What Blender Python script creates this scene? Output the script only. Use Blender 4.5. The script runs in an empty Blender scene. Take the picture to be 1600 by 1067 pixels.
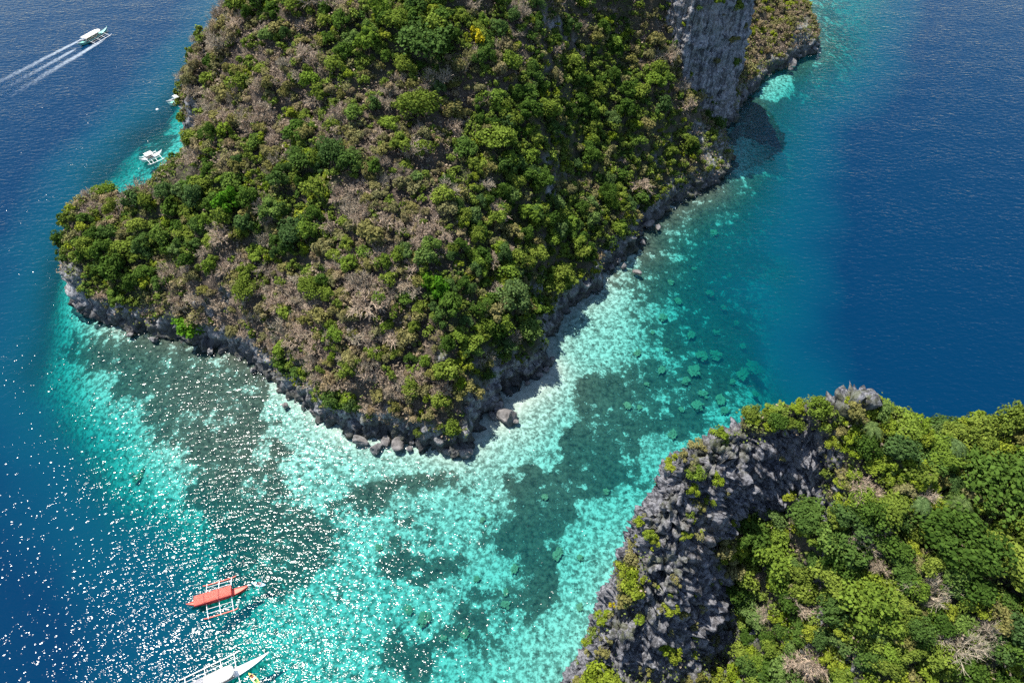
import bpy, bmesh, math, random
import numpy as np
from mathutils import Vector, Matrix

# ------------------------------------------------------------------ camera, sky, sun
CAM_H, PITCH = 130.0, math.radians(48.0)
SUN_AZ = (-0.85, 0.53)                       # horizontal direction towards the sun
SUN_EL = math.radians(68.0)

scene = bpy.context.scene
col = scene.collection
cam_d = bpy.data.cameras.new('camera'); cam_d.sensor_width = 36.0; cam_d.lens = 24.0
cam_d.clip_start = 1.0; cam_d.clip_end = 20000.0
cam = bpy.data.objects.new('camera', cam_d); col.objects.link(cam)
cam.location = (0, 0, CAM_H); cam.rotation_euler = (math.pi / 2 - PITCH, 0, 0)
scene.camera = cam

world = bpy.data.worlds.new('World'); scene.world = world; world.use_nodes = True
wn = world.node_tree.nodes; wl = world.node_tree.links
for n in list(wn): wn.remove(n)
w_out = wn.new('ShaderNodeOutputWorld'); w_bg = wn.new('ShaderNodeBackground'); w_sky = wn.new('ShaderNodeTexSky')
w_sky.sky_type = 'NISHITA'; w_sky.sun_disc = False
w_sky.sun_elevation = SUN_EL; w_sky.sun_rotation = math.atan2(SUN_AZ[0], SUN_AZ[1])
w_sky.air_density = 1.0; w_sky.dust_density = 0.6; w_sky.ozone_density = 1.5
w_bg.inputs['Strength'].default_value = 0.11
wl.new(w_sky.outputs[0], w_bg.inputs[0]); wl.new(w_bg.outputs[0], w_out.inputs[0])

sun_d = bpy.data.lights.new('sun', 'SUN'); sun_d.energy = 4.6; sun_d.angle = math.radians(0.53); sun_d.color = (1.0, 0.955, 0.88)
sun = bpy.data.objects.new('sun', sun_d); col.objects.link(sun)
_n = math.hypot(*SUN_AZ)
TO_SUN = Vector((SUN_AZ[0] / _n * math.cos(SUN_EL), SUN_AZ[1] / _n * math.cos(SUN_EL), math.sin(SUN_EL)))
sun.rotation_euler = TO_SUN.to_track_quat('Z', 'Y').to_euler(); sun.location = (0, 0, 400)

vs = scene.view_settings
vs.view_transform = 'Standard'; vs.look = 'None'; vs.exposure = 1.1; vs.gamma = 1.0; vs.use_curve_mapping = False
scene.cycles.use_denoising = False
scene.cycles.max_bounces = 6; scene.cycles.transparent_max_bounces = 10
scene.cycles.diffuse_bounces = 2; scene.cycles.glossy_bounces = 2; scene.cycles.transmission_bounces = 3
scene.cycles.sample_clamp_direct = 6.0; scene.cycles.sample_clamp_indirect = 3.0
scene.cycles.caustics_reflective = False; scene.cycles.caustics_refractive = False

# ------------------------------------------------------------------ layout helpers
SP, CP = math.sin(PITCH), math.cos(PITCH)
FPX = 1600 * 24.0 / 36.0
def W(px, py, z=0.0):
    """survey helper: the point at height z seen in direction (px, py)"""
    u = (px - 800.0) / FPX; v = (py - 533.5) / FPX
    s = (CAM_H - z) / (SP + v * CP)
    return np.array((u * s, s * (CP - v * SP), z))
def to_px(P):
    P = np.asarray(P, float); dz = CAM_H - P[..., 2]
    dep = P[..., 1] * CP + dz * SP
    return np.stack((800 + FPX * P[..., 0] / dep, 533.5 + FPX * (dz * CP - P[..., 1] * SP) / dep), -1)

# ------------------------------------------------------------------ numeric noise
def _h(ix, iy, iz, seed):
    with np.errstate(over='ignore'):
        h = (ix.astype(np.int64) * 374761393 + iy.astype(np.int64) * 668265263 + iz.astype(np.int64) * 2147483647 + seed * 974634777) & 0xFFFFFFFF
        h = ((h ^ (h >> 13)) * 1274126177) & 0xFFFFFFFF
        h = ((h ^ (h >> 16)) * 2246822519) & 0xFFFFFFFF
        h = h ^ (h >> 15)
    return (h & 0xFFFFFF) / float(0x1000000)
def vnoise(p, seed=0):
    i = np.floor(p).astype(np.int64); f = p - i; f = f * f * f * (f * (f * 6 - 15) + 10)
    r = 0.0
    for dx in (0, 1):
        wx = f[:, 0] if dx else 1 - f[:, 0]
        for dy in (0, 1):
            wy = f[:, 1] if dy else 1 - f[:, 1]
            for dz in (0, 1):
                wz = f[:, 2] if dz else 1 - f[:, 2]
                r = r + wx * wy * wz * _h(i[:, 0] + dx, i[:, 1] + dy, i[:, 2] + dz, seed)
    return r
def fbm(p, octv=4, seed=0, gain=0.5):
    a, t, s = 1.0, 0.0, 0.0
    for o in range(octv):
        s = s + a * vnoise(p * (2.03 ** o) + 17.3 * o, seed + o); t += a; a *= gain
    return s / t
def ridged(p, octv=4, seed=0):
    a, t, s = 1.0, 0.0, 0.0
    for o in range(octv):
        s = s + a * (1 - np.abs(2 * vnoise(p * (2.03 ** o) + 31.7 * o, seed + o) - 1)); t += a; a *= 0.5
    return s / t
def worley(p, seed=0):
    i = np.floor(p).astype(np.int64); n = len(p)
    f1 = np.full(n, 9.0); f2 = np.full(n, 9.0); cid = np.zeros(n)
    for dx in (-1, 0, 1):
        for dy in (-1, 0, 1):
            for dz in (-1, 0, 1):
                a, b, c = i[:, 0] + dx, i[:, 1] + dy, i[:, 2] + dz
                q = np.stack((a + _h(a, b, c, seed), b + _h(a, b, c, seed + 1), c + _h(a, b, c, seed + 2)), 1)
                d = np.sqrt(((q - p) ** 2).sum(1)); m = d < f1
                f2 = np.where(m, f1, np.minimum(f2, d)); cid = np.where(m, _h(a, b, c, seed + 3), cid); f1 = np.where(m, d, f1)
    return f1, f2, cid
def strata(P, bed, cell, seed, tilt=(0.25, -0.2)):
    """broken limestone beds: every block stands in or out by itself, with open joints and undercut ledges"""
    w = (fbm(P * 0.13, 3, seed) - 0.5) * 5.0 + (fbm(P * 0.6, 2, seed + 9) - 0.5) * 0.9
    zc = (P[:, 2] + P[:, 0] * tilt[0] + P[:, 1] * tilt[1] + w) / bed; b = np.floor(zc); fr = zc - b
    ca, sa = math.cos(0.6), math.sin(0.6); u_ = P[:, 0] * ca + P[:, 1] * sa; v_ = -P[:, 0] * sa + P[:, 1] * ca
    q = np.stack((u_ / (cell * 1.7) + b * 13.7 + w * .15, v_ / (cell * 0.62) + b * 7.3 + w * .1, np.full(len(P), 0.5)), 1)
    f1, f2, cid = worley(q, seed + 20); h = _h((cid * 1e6).astype(np.int64), b.astype(np.int64), np.zeros(len(P), np.int64), seed)
    return (h - 0.45), (fr - 0.5), np.exp(-(f2 - f1) * 8), np.exp(-np.minimum(fr, 1 - fr) * 9)
def sstep(a, b, x):
    t = np.clip((x - a) / (b - a), 0, 1); return t * t * (3 - 2 * t)
def p2(x, y, s=1.0, z=0.5): return np.stack((x * s, y * s, np.full_like(x, z)), 1)

def sdf(poly, x, y):
    """distance to a polygon's outline, positive inside"""
    poly = np.asarray(poly, float); n = len(poly)
    d = np.full(x.shape, 1e18); ins = np.zeros(x.shape, bool)
    for k in range(n):
        ax, ay = poly[k]; bx, by = poly[(k + 1) % n]
        ex, ey = bx - ax, by - ay; L = ex * ex + ey * ey + 1e-9
        t = np.clip(((x - ax) * ex + (y - ay) * ey) / L, 0, 1)
        d = np.minimum(d, (x - ax - t * ex) ** 2 + (y - ay - t * ey) ** 2)
        c = (ay > y) != (by > y)
        if ey != 0: ins ^= c & (x < ax + (y - ay) * ex / ey)
    d = np.sqrt(d); return np.where(ins, d, -d)
class TPS:
    def __init__(s, pts, lam=2.0):
        P = np.asarray(pts, float); s.P = P[:, :2] / 50.0; n = len(P)
        K = s.k(s.P, s.P) + np.eye(n) * lam * 1e-2; Q = np.hstack((np.ones((n, 1)), s.P))
        A = np.zeros((n + 3, n + 3)); A[:n, :n] = K; A[:n, n:] = Q; A[n:, :n] = Q.T
        s.w = np.linalg.solve(A, np.concatenate((P[:, 2], np.zeros(3))))
    @staticmethod
    def k(a, b):
        r2 = ((a[:, None] - b[None]) ** 2).sum(-1) + 1e-12; return 0.5 * r2 * np.log(r2)
    def __call__(s, x, y):
        q = np.stack((x, y), 1) / 50.0; out = np.empty(len(q))
        for i in range(0, len(q), 20000):
            c = q[i:i + 20000]; out[i:i + 20000] = s.k(c, s.P) @ s.w[:-3] + s.w[-3] + c @ s.w[-2:]
        return out

# ------------------------------------------------------------------ mesh + object helpers
def tag(o, label=None, cat=None, group=None, kind=None):
    if label: o['label'] = label
    if cat: o['category'] = cat
    if group: o['group'] = group
    if kind: o['kind'] = kind
    return o
def mesh_np(name, V, F, mat=None, smooth=False):
    V = np.ascontiguousarray(V, np.float32); F = np.ascontiguousarray(F, np.int32); k = F.shape[1]
    me = bpy.data.meshes.new(name)
    me.vertices.add(len(V)); me.vertices.foreach_set('co', V.ravel())
    me.loops.add(F.size); me.loops.foreach_set('vertex_index', F.ravel())
    me.polygons.add(len(F)); me.polygons.foreach_set('loop_start', np.arange(0, F.size, k, dtype=np.int32))
    me.update(calc_edges=True)
    if smooth: me.polygons.foreach_set('use_smooth', np.ones(len(F), bool))
    if mat: me.materials.append(mat)
    return me
def attr(me, name, data, domain='POINT'):
    data = np.asarray(data, np.float32)
    if data.ndim == 1:
        a = me.attributes.new(name, 'FLOAT', domain); a.data.foreach_set('value', data)
    else:
        a = me.attributes.new(name, 'FLOAT_COLOR', domain)
        a.data.foreach_set('color', np.hstack((data, np.ones((len(data), 1), np.float32))).ravel())
def obj(name, me, parent=None):
    o = bpy.data.objects.new(name, me); col.objects.link(o)
    if parent: o.parent = parent
    return o
def empty(name, loc=(0, 0, 0), rz=0.0, parent=None):
    o = bpy.data.objects.new(name, None); col.objects.link(o); o.location = loc; o.rotation_euler = (0, 0, rz)
    o.empty_display_size = 0.5
    return o

# ------------------------------------------------------------------ node helpers
def new_mat(name):
    m = bpy.data.materials.new(name); m.use_nodes = True; nt = m.node_tree
    for n in list(nt.nodes): nt.nodes.remove(n)
    return m, nt, nt.nodes.new('ShaderNodeOutputMaterial')
def N(nt, t, **kw):
    n = nt.nodes.new(t)
    for k, v in kw.items():
        if k.startswith('i_'): n.inputs[k[2:].replace('_', ' ')].default_value = v
        else: setattr(n, k, v)
    return n
def math_(nt, op, a, b=None, c=None, clamp=False):
    n = nt.nodes.new('ShaderNodeMath'); n.operation = op; n.use_clamp = clamp
    for k, q in enumerate((a, b, c)):
        if q is None: continue
        if isinstance(q, (int, float)): n.inputs[k].default_value = q
        else: nt.links.new(q, n.inputs[k])
    return n.outputs[0]
def mixc(nt, f, a, b, mode='MIX'):
    n = nt.nodes.new('ShaderNodeMix'); n.data_type = 'RGBA'; n.blend_type = mode
    for sock, q in ((n.inputs[0], f), (n.inputs[6], a), (n.inputs[7], b)):
        if isinstance(q, (int, float)): sock.default_value = q
        elif isinstance(q, (tuple, list)): sock.default_value = (*q[:3], 1)
        else: nt.links.new(q, sock)
    return n.outputs[2]
def noise_(nt, vec, scale, detail=4, rough=0.55):
    n = N(nt, 'ShaderNodeTexNoise'); n.inputs['Scale'].default_value = scale; n.inputs['Detail'].default_value = detail
    n.inputs['Roughness'].default_value = rough
    if vec is not None: nt.links.new(vec, n.inputs['Vector'])
    return n.outputs['Fac']
def ramp_(nt, f, stops):
    n = N(nt, 'ShaderNodeValToRGB'); e = n.color_ramp.elements
    while len(e) < len(stops): e.new(0.5)
    for k, (p, c) in enumerate(stops):
        e[k].position = p; e[k].color = (c, c, c, 1) if isinstance(c, (int, float)) else (*c, 1)
    nt.links.new(f, n.inputs[0]); return n.outputs[0]
def mapped(nt, scale=(1, 1, 1), rot=(0, 0, 0)):
    g = N(nt, 'ShaderNodeNewGeometry'); m = N(nt, 'ShaderNodeMapping'); m.inputs['Scale'].default_value = scale; m.inputs['Rotation'].default_value = rot
    nt.links.new(g.outputs['Position'], m.inputs['Vector']); return m.outputs[0]
def bump_(nt, h, strength, dist, normal=None):
    b = N(nt, 'ShaderNodeBump'); b.inputs['Strength'].default_value = strength; b.inputs['Distance'].default_value = dist
    nt.links.new(h, b.inputs['Height'])
    if normal is not None: nt.links.new(normal, b.inputs['Normal'])
    return b.outputs[0]
def attr_(nt, name):
    return N(nt, 'ShaderNodeAttribute', attribute_name=name)

def mat_terrain(name, rock_a, rock_b, rock_dark, fine=1.0):
    m, nt, out = new_mat(name); L = nt.links.new
    pos = mapped(nt)
    streak = noise_(nt, mapped(nt, (0.8 * fine, 0.8 * fine, 0.09 * fine)), 1.0, 6, 0.68)
    speck = noise_(nt, pos, 1.6 * fine, 6, 0.65)
    rock = mixc(nt, ramp_(nt, speck, [(0.34, 0.0), (0.66, 1.0)]), rock_a, rock_b)
    rock = mixc(nt, ramp_(nt, streak, [(0.46, 0.0), (0.58, 0.9)]), rock, rock_dark)
    warm = noise_(nt, pos, 0.11, 3)
    rock = mixc(nt, ramp_(nt, warm, [(0.56, 0.0), (0.74, 0.28)]), rock, (0.26, 0.20, 0.14))
    wet = attr_(nt, 'wet').outputs['Fac']
    rock = mixc(nt, wet, rock, (0.035, 0.035, 0.034))
    moss = math_(nt, 'MULTIPLY', attr_(nt, 'moss').outputs['Fac'], ramp_(nt, noise_(nt, pos, 0.9, 5), [(0.42, 0.0), (0.55, 1.0)]))
    rock = mixc(nt, moss, rock, (0.075, 0.085, 0.022))
    soil = mixc(nt, ramp_(nt, noise_(nt, pos, 0.35, 5), [(0.4, 0.0), (0.6, 1.0)]), (0.062, 0.052, 0.034), (0.042, 0.05, 0.02))
    soil = mixc(nt, attr_(nt, 'dry').outputs['Fac'], soil, (0.075, 0.056, 0.042))
    c = mixc(nt, attr_(nt, 'veg').outputs['Fac'], rock, soil)
    b = N(nt, 'ShaderNodeBsdfPrincipled'); b.inputs['Roughness'].default_value = 0.9; b.inputs['Specular IOR Level'].default_value = 0.25
    L(c, b.inputs['Base Color'])
    hgt = math_(nt, 'ADD', speck, math_(nt, 'MULTIPLY', streak, 0.7))
    L(bump_(nt, hgt, 0.9, 0.5 / fine), b.inputs['Normal'])
    L(b.outputs[0], out.inputs[0]); return m

M_MAIN = mat_terrain('limestone_and_soil', (0.165, 0.165, 0.172), (0.40, 0.395, 0.40), (0.055, 0.056, 0.064), 1.0)
M_NEAR = mat_terrain('weathered_karst_limestone', (0.075, 0.075, 0.082), (0.245, 0.242, 0.255), (0.024, 0.024, 0.029), 2.0)

# ------------------------------------------------------------------ big island: shape of the land
shore_px = [(118, 486), (160, 500), (200, 515), (240, 522), (285, 535), (330, 545), (385, 565), (420, 592), (470, 627), (505, 657), (545, 680),
            (590, 690), (650, 697), (715, 710), (737, 700), (747, 676), (762, 656), (782, 630), (805, 612), (835, 588), (858, 572), (852, 545), (870, 508),
            (895, 482), (925, 460), (950, 428), (968, 405), (998, 388), (1003, 358), (1040, 332), (1070, 312), (1100, 302), (1132, 283), (1146, 262), (1138, 232),
            (1128, 208), (1147, 185), (1166, 155), (1200, 117), (1230, 104), (1247, 92), (1275, 84), (1277, 66), (1262, 45), (1256, 10), (1250, -30), (1240, -80)]
SHORE = [tuple(W(a, b)[:2]) for a, b in shore_px] + [(120, 430), (20, 450), (-60, 400), (-94, 320), (-104, 262), (-107, 240), (-106, 215), (-102, 194),
         (-98, 172), (-108, 165), (-117, 160), (-122.5, 150), (-121, 138)]
HILL = TPS([(-114, 148, 18), (-120, 146, 15), (-110, 156, 13), (-100, 156, 13), (-95, 148, 19), (-85, 140, 22), (-112, 138, 14),
            (-95, 176, 31), (-97, 186, 33), (-98, 206, 18), (-90, 186, 42), (-83, 188, 46), (-72, 186, 53), (-62, 186, 59), (-86, 205, 32), (-70, 207, 48), (-40, 195, 72), (0, 208, 84), (40, 222, 74), (-80, 225, 28), (-86, 250, 22), (-100, 240, 10), (-99, 262, 8),
            (-75, 150, 34), (-60, 135, 30), (-60, 160, 46), (-40, 120, 28), (-40, 150, 45), (-20, 105, 22), (-20, 125, 34), (-15, 155, 50), (0, 110, 22), (2, 135, 30),
            (15, 125, 18), (15, 160, 36), (28, 150, 20), (28, 185, 38), (25, 205, 54), (45, 178, 19), (45, 192, 33), (52, 186, 22), (60, 192, 13), (66, 198, 8), (68, 205, 8),
            (84, 236, 3), (90, 247, 3), (97, 258, 4), (104, 267, 5), (113, 277, 6), (90, 262, 6), (98, 275, 8), (107, 292, 12), (112, 330, 20), (60, 380, 60), (0, 350, 80), (-50, 300, 60)], 1.0)
BLOCK = [(52, 201), (60, 203.5), (68, 209), (75.5, 217.5), (77.5, 226), (72, 255), (40, 262), (30, 240), (40, 215)]

def main_dist(x, y):
    nz = fbm(p2(x, y, 0.16), 3, 5) - 0.5
    return sdf(SHORE, x, y) + nz * 5.0
def h_main(x, y, d=None):
    if d is None: d = main_dist(x, y)
    hill = np.maximum(HILL(x, y), 3.0)
    Lp = 8.0 - 5.8 * sstep(-98, -112, x) + 8.0 * sstep(0, 20, x)
    Lp = Lp - 4.5 * np.exp(-((x + 6) / 9) ** 2 - ((y - 88) / 14) ** 2)
    Lp = np.where((y > 222) & (x > 70), 2.6, Lp); Lp = np.where((x < -85) & (y > 172), 4.6, Lp)
    s = 1 - np.exp(-np.maximum(d, 0) / Lp)
    rough = (fbm(p2(x, y, 0.055), 4, 11) - 0.5) * 13 * sstep(2, 14, d) + (ridged(p2(x, y, 0.12), 3, 12) - 0.5) * 4.0 * sstep(1, 6, d)
    h = hill * s + rough + (2.6 + 0.9 * sstep(-5, 10, x)) * sstep(0, 1.4, d) * (0.6 + 0.8 * vnoise(p2(x, y, 0.25), 3))
    db = sdf(BLOCK, x, y) + (fbm(p2(x, y, 0.3), 3, 8) - 0.5) * 2.2
    top = 50 + 6 * (fbm(p2(x, y, 0.12), 3, 4)) + 0.35 * (y - 205)
    blk = -4 + (top + 4) * sstep(-1.2, 2.2, db) ** 0.8 + np.minimum(db, 0) * 2
    h = np.where(db > -1.2, np.maximum(h, blk), h)
    return np.where(d > 0, np.maximum(h, 0.4), -0.3 + np.maximum(d * 2.2, -9.0))

def solid_remesh(name, x0, x1, y0, y1, step, hfun, base, voxel):
    xs = np.arange(x0, x1 + step * .5, step); ys = np.arange(y0, y1 + step * .5, step); nx, ny = len(xs), len(ys)
    X, Y = np.meshgrid(xs, ys); x, y = X.ravel(), Y.ravel(); z = np.maximum(hfun(x, y), base + 0.6)
    top = np.stack((x, y, z), 1); bot = np.stack((x, y, np.full_like(x, base)), 1)
    I = np.arange(nx * ny).reshape(ny, nx); n = nx * ny
    q = np.stack((I[:-1, :-1], I[:-1, 1:], I[1:, 1:], I[1:, :-1]), -1).reshape(-1, 4)
    F = [q, q[:, ::-1] + n]
    for e in (I[0], I[:, -1], I[-1][::-1], I[:, 0][::-1]):
        F.append(np.stack((e[1:], e[:-1], e[:-1] + n, e[1:] + n), 1))
    me = mesh_np(name, np.vstack((top, bot)), np.vstack(F))
    o = obj(name, me); md = o.modifiers.new('r', 'REMESH'); md.mode = 'VOXEL'; md.voxel_size = voxel; md.adaptivity = 0.0
    dg = bpy.context.evaluated_depsgraph_get(); ev = bpy.data.meshes.new_from_object(o.evaluated_get(dg))
    bpy.data.objects.remove(o); bpy.data.meshes.remove(me)
    nv = len(ev.vertices); V = np.empty(nv * 3, np.float32); ev.vertices.foreach_get('co', V); V = V.reshape(-1, 3).astype(float)
    Nn = np.empty(nv * 3, np.float32); ev.vertex_normals.foreach_get('vector', Nn); Nn = Nn.reshape(-1, 3).astype(float)
    npoly = len(ev.polygons); ls = np.empty(npoly, np.int32); lt = np.empty(npoly, np.int32)
    ev.polygons.foreach_get('loop_start', ls); ev.polygons.foreach_get('loop_total', lt)
    li = np.empty(len(ev.loops), np.int32); ev.loops.foreach_get('vertex_index', li)
    ls = ls[lt == 4]; Fq = li[ls[:, None] + np.arange(4)]
    bpy.data.meshes.remove(ev)
    keep = V[Fq][:, :, 2].max(1) > base + 1.2
    Fq = Fq[keep]; used = np.unique(Fq); mp = np.full(nv, -1); mp[used] = np.arange(len(used))
    return V[used], Nn[used], mp[Fq]

# dryness of the vegetation, painted by eye over the slopes (survey coordinates, radius, value)
DRY = [(350, 110, 90, .7), (400, 60, 60, .5), (290, 200, 60, .8), (640, 170, 90, 1.0), (720, 190, 60, .9), (560, 230, 80, .9), (600, 300, 80, .9), (620, 400, 90, 1.0),
       (640, 520, 80, 1.0), (560, 480, 80, .9), (520, 560, 70, .9), (450, 480, 70, .8), (400, 420, 60, .8), (620, 620, 70, .9), (330, 440, 60, .6), (300, 510, 60, .8),
       (380, 500, 60, .8), (200, 290, 60, .7), (160, 300, 50, .6), (1040, 80, 60, .8), (1060, 160, 40, .6), (420, 200, 60, .7), (480, 150, 60, .6), (520, 30, 80, .5),
       (820, 60, 70, .5), (780, 120, 40, .7), (930, 300, 50, .5), (1080, 260, 40, .6), (700, 620, 50, .8), (1215, 60, 50, .9), (250, 380, 50, .2), (730, 400, 50, .5), (690, 330, 40, .6)]
GREEN = [(665, 75, 48, 1.), (500, 265, 55, 1.), (450, 370, 50, .9), (250, 340, 60, .9), (210, 400, 60, .8), (800, 250, 90, 1.), (820, 400, 110, 1.), (900, 180, 80, .9), (760, 500, 70, 1.),
         (700, 460, 40, 1.), (720, 560, 30, 1.), (1000, 250, 80, .9), (360, 320, 28, 1.), (650, 180, 34, .9), (300, 510, 26, .9), (560, 80, 60, .7), (550, 640, 30, .8), (640, 560, 26, .6), (480, 570, 30, .6)]
def dryness(P):
    q = to_px(P); g = 0.27 * np.ones(len(q))
    for a, b, r, v in DRY: g += 0.8 * v * np.exp(-((q[:, 0] - a) ** 2 + (q[:, 1] - b) ** 2) / (r * r))
    for a, b, r, v in GREEN: g -= 1.05 * v * np.exp(-((q[:, 0] - a) ** 2 + (q[:, 1] - b) ** 2) / (r * r))
    return np.clip(g, 0.02, 0.95)

def main_rock(P):
    q = to_px(P); g = np.zeros(len(q))
    for a, b, rx, ry, v_ in [(1122, 235, 24, 34, 1.4), (1090, 205, 14, 18, 1.1), (112, 445, 20, 42, 1.1), (742, 640, 20, 55, 1.1), (690, 566, 13, 20, 1.0), (350, 460, 8, 40, 1.0), (1075, 25, 14, 50, 1.0), (1255, 60, 16, 40, 1.2), (1210, 105, 40, 10, 1.0), (600, 680, 60, 8, .9), (850, 545, 14, 20, 1.0)]:
        g += v_ * np.exp(-((q[:, 0] - a) / rx) ** 2 - ((q[:, 1] - b) / ry) ** 2)
    return np.clip(g * 1.5 - 0.35, 0, 1)
V, Nn, F = solid_remesh('big_island', -140, 140, 66, 330, 1.0, h_main, -7.0, 0.8)
steep = sstep(0.46, 0.28, Nn[:, 2]); low = np.maximum(sstep(4.5, 2.0, V[:, 2] + 3 * (fbm(V * 0.2, 3, 40) - 0.5)), sstep(9, 5, V[:, 2]) * sstep(0.75, 0.55, Nn[:, 2]))
rockm = np.clip(np.maximum(np.maximum(steep, low), main_rock(V)), 0, 1)
h_, fr_, jt, bj = strata(V, 1.9, 2.4, 60)
fl = ridged(V * np.array((0.5, 0.5, 0.07)), 3, 61)
V = V + Nn * (rockm * (h_ * 1.6 + fr_ * 0.9 - 1.1 * jt - 0.6 * bj + (fl - 0.6) * 2.4))[:, None] + Nn * ((fbm(V * 0.5, 3, 62) - 0.5) * 0.9)[:, None]
me = mesh_np('big_island', V, F, M_MAIN)
attr(me, 'veg', np.clip(1 - rockm * 1.3 + 0.15, 0, 1)); attr(me, 'dry', dryness(V)); attr(me, 'wet', sstep(6.0, 1.2, V[:, 2] + 4 * (fbm(V * 0.3, 3, 41) - 0.5)) * 0.8)
attr(me, 'moss', 0.7 * sstep(0.15, 0.6, Nn[:, 2]))
big = obj('island_terrain', me); tag(big, kind='structure')

# ------------------------------------------------------------------ near island
NEAR = [(16.6, 47), (14.2, 42), (11.2, 36), (5, 25), (0, 13), (8, 2), (40, 0), (95, 0), (112, 30), (112, 53), (95, 55), (84, 55), (76, 54), (66, 52.5), (58, 53.5), (47, 55), (38, 54), (28, 52), (20, 50)]
def Wz(px, py, z): return tuple(W(px, py, z))
RIDGE = [Wz(1014, 722, 59), Wz(1060, 722, 60), Wz(1100, 700, 61), Wz(1160, 656, 63), Wz(1240, 650, 65), Wz(1300, 624, 67), Wz(1350, 630, 66), Wz(1400, 662, 63), Wz(1440, 692, 59.5),
         Wz(1490, 696, 59), Wz(1535, 684, 60.5), Wz(1600, 690, 60.5), Wz(1680, 700, 60)]
NHILL = TPS(RIDGE + [(a, b + 5, c - 7) for a, b, c in RIDGE[1:]] + [(a, b + 11, c - 24) for a, b, c in RIDGE[1:]] + [
             Wz(1080, 790, 56), Wz(1150, 740, 59), Wz(1050, 860, 50), Wz(1090, 860, 50), Wz(1010, 950, 44), Wz(1060, 950, 44), Wz(980, 1050, 36), Wz(1040, 1050, 35),
             Wz(1170, 830, 46), Wz(1160, 900, 38), Wz(1150, 1000, 31), Wz(1140, 1060, 28), Wz(1230, 790, 51), Wz(1250, 870, 49), Wz(1250, 960, 43), Wz(1240, 1050, 38),
             Wz(1300, 720, 62), Wz(1300, 800, 57), Wz(1400, 750, 59.5), Wz(1400, 900, 54), Wz(1350, 1050, 46), Wz(1300, 1000, 46), Wz(1500, 760, 58.5), Wz(1500, 900, 54), Wz(1480, 1050, 49),
             Wz(1600, 800, 57.5), Wz(1600, 1000, 51.5), Wz(1580, 1100, 47), (4, 16, 14), (30, 8, 14), (60, 8, 34), (95, 25, 50), (95, 45, 58)], 0.5)
def h_near(x, y):
    d = sdf(NEAR, x, y) + (fbm(p2(x, y, 0.35), 3, 25) - 0.5) * 2.0
    hill = np.maximum(NHILL(x, y), 6)
    s = (1 - np.exp(-np.maximum(d, 0) / 1.05))
    rough = (ridged(p2(x, y, 0.22), 4, 31) - 0.55) * 5.5 * sstep(1, 4, d) + (fbm(p2(x, y, 0.1), 3, 33) - 0.5) * 5 * sstep(1, 6, d)
    h = hill * s + rough
    return np.where(d > 0, np.maximum(h, 0.5), -0.3 + np.maximum(d * 2.5, -9.0))
V, Nn, F = solid_remesh('near_island', -4, 116, -4, 66, 0.4, h_near, -5.0, 0.28)
V0, N0 = V.copy(), Nn.copy()
pxy = to_px(V)
def near_rock(P, nz):
    q = to_px(P); g = np.zeros(len(q))
    for a, b, rx, ry, v in [(1030, 780, 60, 90, 1.2), (1100, 760, 80, 70, 1.2), (1060, 880, 70, 80, 1.1), (1000, 1000, 90, 90, 1.0), (1120, 690, 60, 40, .7), (1170, 720, 60, 50, .9), (1215, 730, 38, 45, 1.), (1262, 690, 26, 30, .8),
                            (1290, 815, 30, 22, .5), (1120, 960, 60, 100, .8), (1330, 618, 55, 16, 1.3), (1190, 640, 50, 14, 1.1), (1275, 628, 30, 14, 1.0), (1580, 1062, 30, 14, 1.), (1215, 800, 50, 30, .5)]:
        g += v * np.exp(-((q[:, 0] - a) / rx) ** 2 - ((q[:, 1] - b) / ry) ** 2)
    for a, b, rx, ry, v in [(1210, 655, 50, 22, 1.2), (1160, 800, 40, 30, .8), (1210, 900, 60, 70, .9), (1240, 820, 40, 40, .6), (1150, 690, 30, 16, .6), (985, 900, 35, 50, .8), (1130, 870, 40, 30, .7), (1090, 695, 24, 14, 1.0), (1060, 820, 18, 50, .5)]:
        g -= v * np.exp(-((q[:, 0] - a) / rx) ** 2 - ((q[:, 1] - b) / ry) ** 2)
    return np.clip(g + 0.8 * sstep(0.45, 0.2, nz) - 0.1, 0, 1)
nr = near_rock(V, Nn[:, 2])
h_, fr_, jt, bj = strata(V, 1.15, 2.0, 71, (0.55, -0.45)); h2, fr2, jt2, bj2 = strata(V, 2.9, 3.6, 77, (0.3, -0.2))
fl = ridged(V * np.array((0.62, 0.62, 0.07)), 3, 74) ** 1.6
disp = h_ * 1.0 + fr_ * 1.25 - 0.7 * jt - 0.75 * bj + h2 * 1.3 + fr2 * 0.7 - 1.0 * jt2 + (fl - 0.5) * 2.6
V = V + Nn * (disp * (0.35 + 0.65 * nr))[:, None]
V[:, 2] += nr * 0.4 * (ridged(V0 * 0.8, 2, 75) - 0.5) * sstep(0.1, 0.6, N0[:, 2]) * 1.6
me = mesh_np('near_island', V, F, M_NEAR)
attr(me, 'veg', np.clip(1 - nr * 1.5, 0, 1)); attr(me, 'dry', np.full(len(V), 0.12)); attr(me, 'wet', sstep(1.5, 0.3, V[:, 2]) * 0.8)
attr(me, 'moss', 0.55 * sstep(0.3, 0.9, N0[:, 2]) + 0 * nr)
near = obj('near_island_terrain', me); tag(near, kind='structure')

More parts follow.
